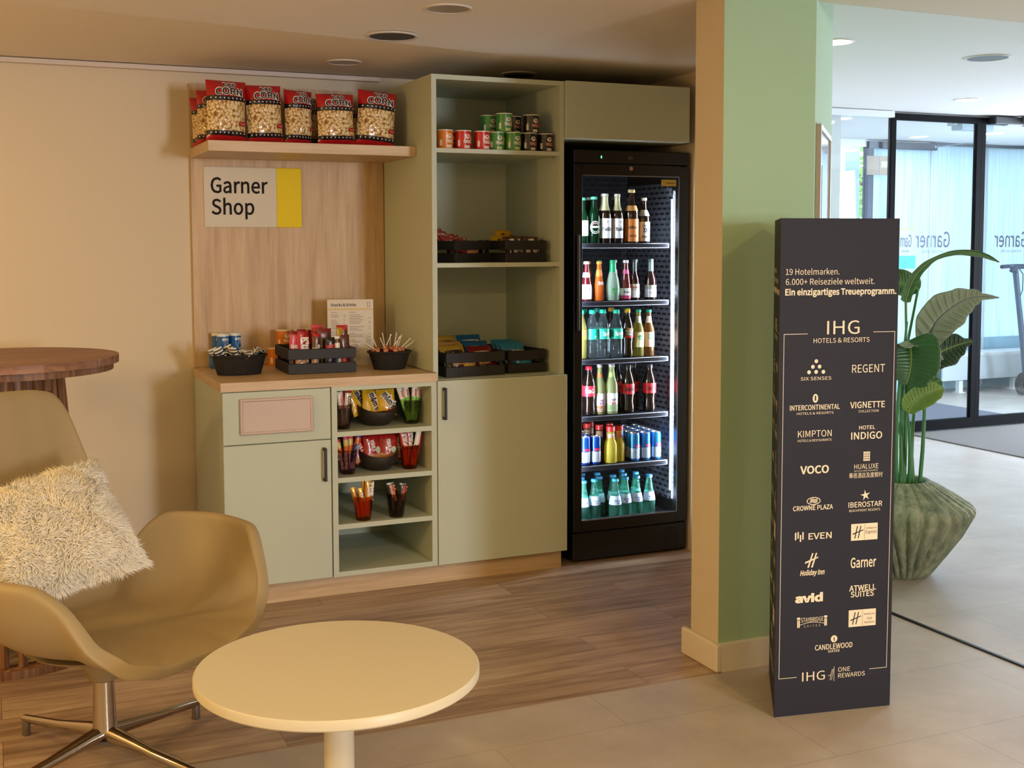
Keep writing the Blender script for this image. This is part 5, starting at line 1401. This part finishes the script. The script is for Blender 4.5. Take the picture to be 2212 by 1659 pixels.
tumbler('smoked tumbler of fruit chew rolls in the second compartment', T3, '#dcc8c4')
tumbler('amber tumbler of red wafer bars beside the red crisp bags', T4, '#e2b48e')
tumbler('amber tumbler of gold caramel bars in the third compartment', T5, '#e6ba8c')
tumbler('dark tumbler of black wrapped bars in the third compartment', T6, '#d0c6bc')
wb = lambda c, w_: [(.05, c), (.55, c), (.93, w_), (1, w_)]
barset(*T1, [(-.014, -.004, -.02, -.28, .1, .028, .155, [(.05, SILV), (.5, SILV), (.93, WHF), (1, WHF)], [([L('kinder', .06, .105, .013, 0, -up90, bold=.03)], REDT)], 'white bar leaning towards the drawer in the first tumbler'),
  (.002, -.006, -.02, -.10, .0, .026, .148, [(.05, SILV), (.5, SILV), (.93, WHF), (1, WHF)], [([L('Country', .06, .10, .013, 0, -up90, bold=.03)], REDT)], 'white bar in the middle of the first tumbler'),
  (.014, .0, -.02, .10, .0, .028, .150, [(.05, DRED), (.5, SILV), (.93, WHF), (1, RED)], [([L('COR', .045, .105, .014, 0, -up90, bold=.03)], DARKTXT)], 'white bar with dark letters leaning to the bowl in the first tumbler'),
  (.0, .013, .02, .02, .1, .028, .14, [(.05, RED), (.93, RED), (1, RED)], (), 'red bar standing at the back of the first tumbler')])
kw = lambda: [([L('kinder', .032, .122, .010, 0, -up90, bold=.03)], REDT), ([L('NAT', .05, .06, .016, 0, -up90, bold=.04)], M('#2f6a2c', .5))]
barset(*T2, [(-.012, -.006, -.02, -.30, .0, .026, .155, [(.05, GRNF), (.66, GRNF), (.97, WHF), (1, WHF)], kw(), 'white and green bar leaning to the bowl, lowest of the fan'),
  (-.005, .004, -.02, -.13, .0, .026, .158, [(.05, GRNF), (.66, GRNF), (.97, WHF), (1, WHF)], kw(), 'white and green bar second of the fan, half covered'),
  (.006, -.006, -.02, .06, .0, .026, .160, [(.05, GRNF), (.66, GRNF), (.97, WHF), (1, WHF)], kw(), 'white and green bar third of the fan, most upright'),
  (.013, .002, -.02, .20, .0, .026, .155, [(.05, GRNF), (.66, GRNF), (.97, WHF), (1, WHF)], kw(), 'white and green bar leaning to the side panel, last of its fan')])
MN = [(.05, PURP), (.5, PURP), (.72, ORGF), (.9, M('#d9c06a', .3)), (1, PNK)]
def mw(): return [([L('mentos', .075, .045, .014, 0, up90, bold=.04)], WTX)]
barset(*T3, [(-.016, -.002, -.02, -.20, .0, .022, .140, MN, mw(), 'fruit chew roll leaning to the drawer, shortest of its tumbler'), (-.003, -.008, -.02, -.04, .0, .022, .150, MN, mw(), 'fruit chew roll upright in front in its tumbler'), (.008, .002, -.02, .06, .0, .022, .152, MN, mw(), 'fruit chew roll upright behind, pink topped, in its tumbler'), (.016, -.006, -.02, .24, .0, .024, .160, [(.05, PURP), (.7, M('#b9b0cf', .3)), (.9, ORGF), (1, PURP)], [([L('mentos', .085, .075, .017, 0, up90, bold=.05)], BLUT)], 'pale chew roll with big dark letters leaning to the red crisp bags')], 'chew roll')
KK = [(.05, RED), (.45, ORGF), (.95, RED), (1, RED)]
kk = lambda: [([L('KitKat', .06, .112, .018, 0, -up90, bold=.05)], WTX)]
barset(*T4, [(-.015, -.002, -.02, -.13, .0, .026, .155, KK, kk(), 'red white-lettered wafer bar at the bowl side of the amber tumbler'), (.0, .008, -.02, .0, .0, .026, .155, KK, kk(), 'red white-lettered wafer bar in the middle of the amber tumbler'), (.012, -.008, -.02, .20, .0, .026, .160, [(.05, ORGF), (.55, ORGF), (.93, WHF), (1, WHF)], [([L('2er', .02, .075, .015, bold=.04)], BLUT), ([L('TWIX', .05, .045, .014, 0, up90, bold=.05)], REDT)], 'white topped orange bar leaning to the side panel in the amber tumbler'), (.02, .006, -.02, .26, .0, .026, .14, KK, (), 'plain red bar at the back of the amber tumbler by the side panel')])
TW = [(.05, GLD), (.5, ORGF), (.93, M('#c98c3c', .25, coat=.5, metal=.4)), (1, GLD)]
barset(*T5, [(-.014, .0, -.02, -.24, .0, .024, .135, TW, (), 'gold bar with a pointed top leaning to the drawer, third compartment'), (-.002, -.008, -.02, -.10, .0, .024, .128, TW, [([L('Twix', .045, .085, .013, 0, -1.2, bold=.05)], WTX)], 'gold bar with white letters in the middle of its tumbler'), (.012, -.004, -.02, .08, .0, .032, .158, TW, [([L('TWIX', .085, .11, .022, 0, -up90, bold=.07)], WTX)], 'gold bar with the biggest white letters, tallest of its tumbler'), (.006, .012, -.02, .04, .0, .03, .155, TW, (), 'gold bar at the back of its tumbler')])
barset(*T6, [(-.012, -.006, -.02, -.12, .0, .034, .140, [(.05, BLKF), (.95, BLKF), (1, SILV)], [([L('Mars', .075, .09, .02, 0, -up90+.1, bold=.06)], M('#e08a6a', .4))], 'black bar with reddish letters leaning to the gold bars'), (.014, -.002, -.02, .14, .0, .032, .132, [(.05, BLKF), (.95, BLKF), (1, SILV)], [([L('Mars', .065, .09, .017, 0, -up90-.1, bold=.06)], M('#c8604a', .4))], 'black bar with a silver tip leaning to the side panel'), (.006, .012, -.02, .18, .0, .03, .115, [(.05, BLKF), (.95, BLKF), (1, BLKF)], (), 'short black bar at the back of the dark tumbler')])

# ================================================================== BOTTLES AND CANS in the fridge
PROF = {
 'beer': [(.0, 0), (.47, 0), (.5, .012), (.5, .55), (.47, .60), (.36, .68), (.25, .76), (.215, .84), (.205, .935), (.235, .94), (.235, .96), (.2, .965)],
 'pet': [(.0, .012), (.30, .012), (.40, 0), (.47, .012), (.5, .05), (.49, .12), (.44, .22), (.455, .30), (.5, .38), (.5, .60), (.47, .66), (.38, .75), (.25, .85), (.21, .885), (.21, .905), (.26, .907), (.26, .915), (.2, .917), (.2, .93)],
 'petn': [(.0, .012), (.30, .012), (.40, 0), (.47, .012), (.5, .05), (.48, .16), (.5, .28), (.49, .36), (.5, .40), (.5, .60), (.47, .66), (.38, .75), (.25, .85), (.21, .885), (.21, .905), (.26, .907), (.26, .915), (.2, .917), (.2, .93)],
 'slope': [(.0, 0), (.47, 0), (.5, .015), (.5, .30), (.47, .40), (.40, .52), (.31, .68), (.23, .84), (.215, .92), (.25, .93), (.25, .95), (.2, .955)],
 'squat': [(.0, 0), (.47, 0), (.5, .02), (.5, .47), (.46, .54), (.36, .62), (.30, .70), (.285, .84), (.31, .85), (.31, .87), (.27, .88)],
 'bulge': [(.0, 0), (.40, 0), (.44, .02), (.5, .22), (.5, .34), (.42, .52), (.30, .66), (.23, .75), (.22, .93), (.21, .95)],
 'wine': [(.0, 0), (.47, 0), (.5, .015), (.5, .44), (.46, .52), (.34, .62), (.25, .70), (.225, .76), (.225, .95), (.21, .96)],
 'can': [(.0, .02), (.38, .02), (.42, 0), (.5, .05), (.5, .93), (.46, .965), (.455, .985)],
}
def rad(prof, f_):
    for (a, b), (c, d) in zip(prof, prof[1:]):
        if b <= f_ <= d and d > b: return a+(c-a)*(f_-b)/(d-b)
    return prof[-1][0]
BM = {
 'brown': M('#1c0d07', 0.12, coat=0.5), 'greenbeer': glass('green_beer_glass', (.04, .22, .08), .10, body=.5, bodycol=(.006, .05, .018)), 'cola': M('#140907', 0.10, coat=0.5),
 'clear': glass('clear_bottle', (.86, .93, .95), .10, body=.05, bodycol=(.6, .72, .76)), 'water': glass('green_tinted_bottle', (.52, .86, .76), .12, body=.16, bodycol=(.22, .62, .5)),
 'orange': glass('orange_drink', (.9, .35, .08), .08, body=.75, bodycol=(.75, .20, .03)), 'pinkd': M('#571019', 0.12, coat=0.5), 'wine': M('#210b0f', 0.12, coat=0.5), 'frost': glass('frosted_green', (.8, .92, .82), .06, .3, body=.65, bodycol=(.50, .66, .52)),
 'yellow': glass('yellow_juice', (.95, .85, .25), .08, body=.85, bodycol=(.80, .68, .10)), 'lime': glass('cloudy_lime', (.8, .86, .5), .08, body=.8, bodycol=(.50, .54, .26)), 'olive': glass('pale_tea', (.6, .55, .2), .08, body=.7, bodycol=(.34, .30, .08)), 'amber': glass('amber_tea', (.5, .3, .12), .08, body=.7, bodycol=(.22, .11, .04)), 'ygreen': glass('yellow_green_drink', (.6, .7, .1), .08, body=.75, bodycol=(.42, .46, .04)), 'rose': M('#4a0f16', 0.12, coat=0.5),
}
def bottle(label, x, z, h, d, prof, body, cap, bands=(), words=(), y=5.02, rot=-.25, cat='bottle', name='drink_bottle', foil=None, group=None):
    """bands = [(f0, f1, colour)] paper labels; foil = (f0, colour) sleeve from f0 up to the cap; words = [(text, f, width, height, colour)]"""
    P = PROF[prof]
    t = thing(name, label, cat, (x, y, z), rot, group)
    R = [(a*d, b*h) for a, b in P]
    MB().lathe(R+[(0, P[-1][1]*h)], 26).build('body', BM[body] if isinstance(body, str) else body, t, True)
    zt_ = P[-1][1]
    if cap:
        rc = {'beer': .25, 'slope': .27, 'squat': .345, 'pet': .25, 'petn': .25, 'bulge': .24, 'wine': .24}[prof]*d
        c0 = zt_-.025 if prof not in ('pet', 'petn') else zt_-.008
        MB().lathe([(rc*.92, c0*h), (rc*1.04, (c0+.004)*h), (rc, (c0+.02)*h), (rc*.96, h-.002), (rc*.86, h), (0, h)], 22).build('cap', M(cap, 0.35), t, True)
    if foil:
        rows = [foil[0]+(zt_-.03-foil[0])*k/6 for k in range(7)]
        MB().lathe([(rad(P, f_)*d+.0008, f_*h) for f_ in rows], 24).build('neck_foil', M(foil[1], 0.35, metal=0.2), t, True)
    for f0, f1, c in bands:
        rows = [f0+(f1-f0)*k/6 for k in range(7)]
        MB().lathe([(rad(P, f_)*d+.0006, f_*h) for f_ in rows], 26).build('label', M(c, 0.45), t, True)
    for s, f_, w, hh, c in words:
        r_ = rad(P, f_+.02)*d+.0012
        text(t, 'lettering', [dict(s=s, cx=0, base=f_*h, w=w, h=hh, bend=r_, bold=.02)], M(c, .5))
    return t
WL = '#dfe3e6'
S1, S2, S3, S4, S5, S6 = (SZ[k]+.0025 for k in (1, 2, 3, 4, 5, 5)); S6 = .1785
# top shelf: beers
bottle('green beer bottle with a white label cut off by the hinge side, top shelf', 2.608, S1, .215, .058, 'beer', 'greenbeer', '#3f9a6a', [(.16, .50, WL)], [('Pils', .34, .03, .012, '#2c6b3a')])
gb = bottle('green beer bottle with white oval label and red star, top shelf', 2.668, S1, .221, .060, 'beer', 'greenbeer', '#58b58c', [], [('Heineken', .33, .042, .010, '#e8efe8')])
b = MB(); ringp(b, 0, .075, .026, .030, .003); ringp(b, 0, .075, .019, .022, .002); b.v = [(.0309*sin(x/.0309), -.0309*cos(x/.0309), z) for x, y, z in b.v]; b.build('label_ring', M('#d8e4dc', .5), gb)
b = MB(); pts = [(.0065*(1 if q % 2 == 0 else .42)*cos(pi/2+pi*q/5), .093+.0065*(1 if q % 2 == 0 else .42)*sin(pi/2+pi*q/5)) for q in range(10)]; b.add([(.0312*sin(x/.0312), -.0312*cos(x/.0312), z) for x, z in pts], [tuple(range(10))]); b.build('star_mark', M('#c8202a', .5), gb)
RB = dict(bands=[(.10, .50, WL)], foil=(.66, '#b9b58a'))
bottle('brown beer bottle with cream neck foil next to the green starred bottle, top shelf', 2.729, S1, .236, .060, 'beer', 'brown', '#d8d2bc', words=[('Radler', .25, .05, .017, '#3c3a3a'), ('o', .42, .008, .008, '#b0352c')], rot=-.1, **RB)
bottle('brown beer bottle with cream neck foil and curly script, beside the orange-label bottle', 2.794, S1, .236, .060, 'beer', 'brown', '#d8d2bc', words=[('Radler', .25, .05, .017, '#3c3a3a'), ('o', .42, .008, .008, '#b0352c')], rot=.1, **RB)
bottle('brown beer bottle with foil in the second row, between the two cream foil ones', 2.765, S1, .240, .060, 'beer', 'brown', '#d8d2bc', y=5.10, words=[('Radler', .25, .05, .017, '#3c3a3a')], **RB)
bottle('tall brown beer bottle with orange label, largest on the top shelf', 2.872, S1, .258, .070, 'beer', 'brown', '#d9c98a', [(.03, .45, '#c9762c'), (.60, .70, '#c08a4c')], [('Schöfferhofer', .27, .056, .012, '#3a2412'), ('WEIZEN', .12, .04, .008, '#6a3c18')], rot=-.2)
bottle('small brown beer bottle with white label and white neck badge, top shelf end', 2.942, S1, .219, .058, 'beer', 'brown', '#e6e2da', [(.04, .47, WL), (.60, .73, '#c9d6e2')], [('Original', .37, .034, .007, '#3a4f7a'), ('Berg', .12, .036, .010, '#24324f'), ('XX', .24, .03, .020, '#2c3a58')], rot=-.2)
bottle('brown beer bottle in the second row behind the small white-label bottle', 2.915, S1, .22, .058, 'beer', 'brown', '#e6e2da', [(.04, .47, WL)], y=5.11)
bottle('green beer bottle in the second row behind the green starred bottle', 2.69, S1, .221, .060, 'beer', 'greenbeer', '#cfd8cf', y=5.11)
bottle('green beer bottle in the second row behind the bottle at the hinge side', 2.635, S1, .221, .060, 'beer', 'greenbeer', '#cfd8cf', y=5.10)
bottle('brown beer bottle in the second row behind the orange-label bottle', 2.838, S1, .225, .058, 'beer', 'brown', '#8f8a80', y=5.12)
# second shelf: mixed drinks and small wines
bottle('dark red drink with white label at the hinge side of the second fridge shelf', 2.628, S2, .188, .052, 'slope', 'rose', '#dcd5d8', [(.05, .42, WL), (.60, .72, WL)], [('PALE', .28, .03, .010, '#4a3c40')])
bottle('orange soda bottle in front, second fridge shelf', 2.696, S2, .188, .047, 'slope', 'orange', '#e07a24', [(.62, .78, '#e0772a')], [('Fritz', .40, .034, .016, '#f2e8e0')], rot=.2)
bottle('orange soda bottle half behind the front orange one, second fridge shelf', 2.664, S2, .188, .047, 'slope', 'orange', '#e07a24', [(.62, .78, '#e0772a')], y=5.07)
bottle('yellow-green soda bottle with green cap behind the frosted bottle', 2.737, S2, .192, .047, 'slope', 'ygreen', '#2f9a4a', [(.62, .70, '#d8c22c')], y=5.09, foil=(.72, '#3f8f4a'))
bottle('frosted green bottle with green foil neck and round label, second fridge shelf', 2.772, S2, .194, .066, 'bulge', 'frost', '#1f9a62', [], [('O', .16, .034, .036, '#3f9a4c'), ('vivaris', .26, .03, .008, '#2c7a3a')], foil=(.70, '#1f9a62'), rot=-.1)
bottle('pink necked drink with white label, second fridge shelf', 2.842, S2, .193, .052, 'slope', 'pinkd', '#d8cfd6', [(.04, .12, '#c23a6a'), (.12, .30, WL), (.66, .76, '#cf4f86')], [('Rosé', .18, .030, .010, '#5a3c4a')])
bottle('pink necked drink in the second row behind the frosted bottle', 2.822, S2, .193, .052, 'slope', 'pinkd', '#d8cfd6', [(.12, .30, WL), (.66, .76, '#cf4f86')], y=5.10)
bottle('small red wine bottle with a red and white label beside the pink necked drink', 2.890, S2, .194, .050, 'wine', 'wine', '#3a4140', [(.06, .24, WL), (.24, .40, '#c4b9aa')], [('Merlot', .30, .03, .008, '#b0302c')], foil=(.72, '#3d4a47'))
bottle('small wine bottle in the second row, between two grey capped ones', 2.935, S2, .196, .052, 'wine', 'wine', '#4a5452', [(.06, .20, '#b9bcb6')], y=5.085, foil=(.72, '#56625f'))
bottle('small dark wine bottle with a white label at the end of the second fridge shelf', 2.982, S2, .197, .056, 'wine', 'wine', '#5a6664', [(.06, .26, '#d5dde2'), (.26, .36, '#8f958c')], [('Silvaner', .16, .03, .006, '#6a7478')], foil=(.70, '#6a7a78'))
# third shelf: lemonades
bottle('orange labelled lemonade bottle cut off by the hinge side, third fridge shelf', 2.600, S3, .232, .060, 'petn', 'olive', '#2cb59a', [(.40, .60, '#e07a2c')], [('F', .45, .02, .02, '#2a3f9a')])
SPW = [('Sprite', .47, .052, .017, '#f2fbf8')]
bottle('clear soda bottle with turquoise label at the hinge side, third fridge shelf', 2.660, S3, .232, .062, 'petn', 'clear', '#1fb493', [(.395, .605, '#18b090')], [('0,5', .44, .012, .008, '#e8f6f2')], rot=.1)
bottle('clear soda bottle with turquoise label, second in front on the third fridge shelf', 2.715, S3, .233, .064, 'petn', 'clear', '#1fb493', [(.395, .605, '#18b090')], SPW, rot=.3, y=5.015)
bottle('clear soda bottle with turquoise label beside the yellow capped cola', 2.789, S3, .231, .064, 'petn', 'clear', '#1fb493', [(.395, .605, '#18b090')], SPW, rot=.1, y=5.015)
bottle('dark cola orange mix bottle with a yellow cap, third fridge shelf', 2.852, S3, .233, .060, 'pet', 'cola', '#d8a42c', [(.40, .44, '#c8202a'), (.44, .60, '#3a1c14')], [('mezzo', .52, .040, .014, '#e8dcc8'), ('mix', .455, .032, .014, '#e8dcc8'), ('v', .575, .03, .010, '#e8b02c')], rot=-.05)
bottle('pale lemon tea bottle with green cap and yellow label, third fridge shelf', 2.913, S3, .228, .056, 'beer', 'olive', '#149a72', [(.20, .52, '#dde0a0'), (.72, .86, '#d8e0c8')], [('fritz', .40, .026, .010, '#2f8a5c'), ('O', .36, .02, .022, '#2f9a70')], rot=-.1)
bottle('peach tea bottle with green cap and pink label at the end of the third shelf', 2.973, S3, .226, .054, 'beer', 'amber', '#149a72', [(.20, .52, '#e6b59a'), (.72, .86, '#e0c0a8')], [('O', .37, .02, .024, '#2f9a80')], rot=-.3)
bottle('lemonade bottle with orange cap in the second row, third fridge shelf', 2.808, S3, .236, .060, 'pet', 'cola', '#d8922c', [(.40, .60, '#3a1c14')], y=5.10)
bottle('clear soda bottle in the second row behind the turquoise labelled pair', 2.735, S3, .233, .060, 'petn', 'clear', '#2c8f7c', [(.395, .605, '#18b090')], y=5.115)
bottle('lemon tea bottle with green cap in the second row, third fridge shelf', 2.90, S3, .232, .056, 'beer', 'olive', '#149a72', [(.20, .52, '#dde0a0'), (.72, .86, '#d8e0c8')], y=5.11)
bottle('clear soda bottle in the second row at the hinge side, third fridge shelf', 2.66, S3, .233, .060, 'petn', 'clear', '#1fb493', [(.395, .605, '#18b090')], y=5.10)
# fourth shelf: colas and spritzers
bottle('cola bottle with bright red cap and white script at the hinge side', 2.642, S4, .234, .064, 'pet', 'cola', '#d8202c', [(.385, .60, '#d22030')], [('Coca-Cola', .455, .058, .020, '#f6f0f0')], rot=-.1)
bottle('cola bottle with red cap behind the white script cola, fourth fridge shelf', 2.612, S4, .236, .062, 'pet', 'cola', '#d8202c', [(.385, .60, '#d22030')], y=5.10)
bottle('passion fruit spritzer with orange and purple label, fourth fridge shelf', 2.702, S4, .240, .054, 'beer', 'lime', '#b9b4ae', [(.05, .42, '#e8e0e4'), (.05, .18, '#d98a2c'), (.74, .82, '#cf7a3c')], [('SCHORLE', .26, .036, .009, '#6a2a5c'), ('o', .20, .022, .014, '#8a2f7a')], rot=-.1)
bottle('rhubarb spritzer with green and white label in front, fourth fridge shelf', 2.762, S4, .240, .058, 'beer', 'lime', '#b9b4ae', [(.06, .42, '#e6ebe2'), (.07, .20, '#9cc45c'), (.74, .84, '#a8c06c')], [('SCHORLE', .27, .038, .009, '#8a2f4a'), ('o', .20, .024, .014, '#d24a2c')], rot=-.1, y=5.01)
bottle('spritzer bottle in the second row behind the green and white labelled one', 2.800, S4, .240, .056, 'beer', 'lime', '#b9b4ae', [(.06, .42, '#e6ebe2'), (.07, .20, '#9cc45c'), (.74, .84, '#a8c06c')], y=5.09)
bottle('spritzer bottle in the second row behind the passion fruit one', 2.735, S4, .240, .056, 'beer', 'lime', '#b9b4ae', [(.05, .42, '#e8e0e4'), (.74, .82, '#cf7a3c')], y=5.09)
CZ = dict(bands=[(.385, .60, '#c41c28')], words=[('Coca-Cola', .455, .056, .020, '#1a0d0d')])
bottle('sugar-free cola with black script beside the spritzers', 2.858, S4, .234, .064, 'pet', 'cola', '#2a2526', rot=-.1, **CZ)
bottle('sugar-free cola with black script at the end of the fourth shelf', 2.979, S4, .231, .064, 'pet', 'cola', '#2a2526', rot=-.1, **CZ)
bottle('sugar-free cola in the second row between the two black script ones', 2.935, S4, .234, .062, 'pet', 'cola', '#2a2526', y=5.10, rot=-.1, **CZ)
bottle('sugar-free cola in the second row next to the spritzers', 2.850, S4, .236, .062, 'pet', 'cola', '#2a2526', y=5.11, rot=-.1, **CZ)
# fifth shelf: cans and small juices
def can(label, x, y, z, blue='#1f4fb8', rot=-.2, pale=False):
    t = thing('drink_can', label, 'can', (x, y, z), rot)
    P = PROF['can']; d, h = .053, .134
    MB().lathe([(a*d, b*h) for a, b in P], 26, mats=None).build('body', M(blue, 0.22, metal=0.75), t, True)
    MB().lathe([(.455*d, .985*h), (.46*d, h), (.42*d, h), (.40*d, .975*h), (0, .975*h)], 26).build('rim', M('#cfd3d8', 0.25, metal=0.8), t, True)
    MB().lathe([(.5*d+.0005, .08*h), (.5*d+.0005, .46*h)], 26).build('label', M('#b9c3d2' if not pale else '#a8c6e4', 0.25, metal=0.6), t, True)
    text(t, 'lettering', [dict(s='Red Bull', cx=.004, base=.50*h, w=.034, h=.011, bend=.5*d+.0012, bold=.04)], M('#cf2038', .4))
    return t
can('deep blue and silver can in front at the hinge side, fifth fridge shelf', 2.674, 5.01, S5)
can('deep blue and silver can cut off by the hinge edge, fifth fridge shelf', 2.616, 5.01, S5)
rows5 = ['front', 'second', 'third', 'fourth', 'fifth']
for k in range(5):
    for c_, (x0, nm) in enumerate([(2.889, 'next to the juice bottles'), (2.949, 'of the middle file'), (3.010, 'next to the light strip')]):
        can('light blue can in the %s row, %s, fifth fridge shelf' % (rows5[k], nm), x0+.004*k, 5.01+.0575*k, S5, '#2f86d8', .15, True)
for k in range(3):
    for c_, x0 in enumerate((2.60, 2.66)):
        can('deep blue can in the %s row behind the hinge side cans, file %s' % (rows5[k+1], ('by the hinge', 'by the juices')[c_]), x0+.012*k, 5.085+.0575*k, S5)
jw = lambda: [('granini', .70, .024, .007, '#7a3a2a')]
bottle('small lemon yellow juice bottle with red cap in front, fifth fridge shelf', 2.757, S5, .177, .062, 'squat', 'yellow', '#d8322c', [(.68, .80, '#d0a88a')], jw(), rot=.4, y=5.01)
bottle('small orange-yellow juice bottle with red cap next to the light blue cans', 2.812, S5, .174, .058, 'squat', 'yellow', '#d8322c', [(.66, .82, '#c07850')], jw(), rot=.2, y=5.025)
for k, (x, y, nm) in enumerate([(2.735, 5.085, 'directly behind the two yellow ones'), (2.70, 5.15, 'one row further behind'), (2.745, 5.20, 'near the back beside the cans'), (2.68, 5.24, 'deepest, by the rear wall'), (2.80, 5.10, 'behind the orange-yellow one')]):
    bottle('small dark juice bottle with red cap '+nm+', fifth fridge shelf', x, S5, .175, .056, 'squat', 'amber', '#d8322c', [(.66, .82, '#c09a80')], y=y)
# bottom: mineral water
WW = [('Wasser', .42, .034, .008, '#4a6a9a'), ('o', .36, .012, .010, '#6a5a8a')]
for k, (x, y, nm) in enumerate([(2.612, 5.015, 'cut off by the hinge side'), (2.679, 5.03, 'second from the hinge side'), (2.776, 4.995, 'standing out in front of its row'), (2.843, 5.015, 'beside the front one'), (2.909, 5.02, 'second from the light strip'), (2.980, 5.02, 'beside the light strip')]):
    bottle('green tinted water bottle with blue cap '+nm+', fridge floor', x, S6, .187, .062, 'slope', 'water', '#3a9ad0' if k != 2 else '#3fb4d8', [(.33, .56, '#c9dcf2')], WW, y=y, rot=-.2+.1*(k % 3))
for k, (x, y, nm) in enumerate([(2.645, 5.10, 'by the hinge side'), (2.733, 5.08, 'in the gap by the hinge'), (2.815, 5.09, 'behind the one in front'), (2.882, 5.10, 'behind the middle pair'), (2.955, 5.11, 'by the light strip')]):
    bottle('water bottle of the second row, '+nm+', fridge floor', x, S6, .187, .060, 'slope', 'water', '#3a8ac0', [(.33, .56, '#c9dcf2')], (), y=y)
for k, (x, y, nm) in enumerate([(2.69, 5.18, 'by the hinge side'), (2.77, 5.17, 'in the middle'), (2.92, 5.19, 'by the light strip')]):
    bottle('water bottle of the third row, '+nm+', fridge floor', x, S6, .187, .060, 'slope', 'water', '#3a8ac0', [(.33, .56, '#c9dcf2')], (), y=y)
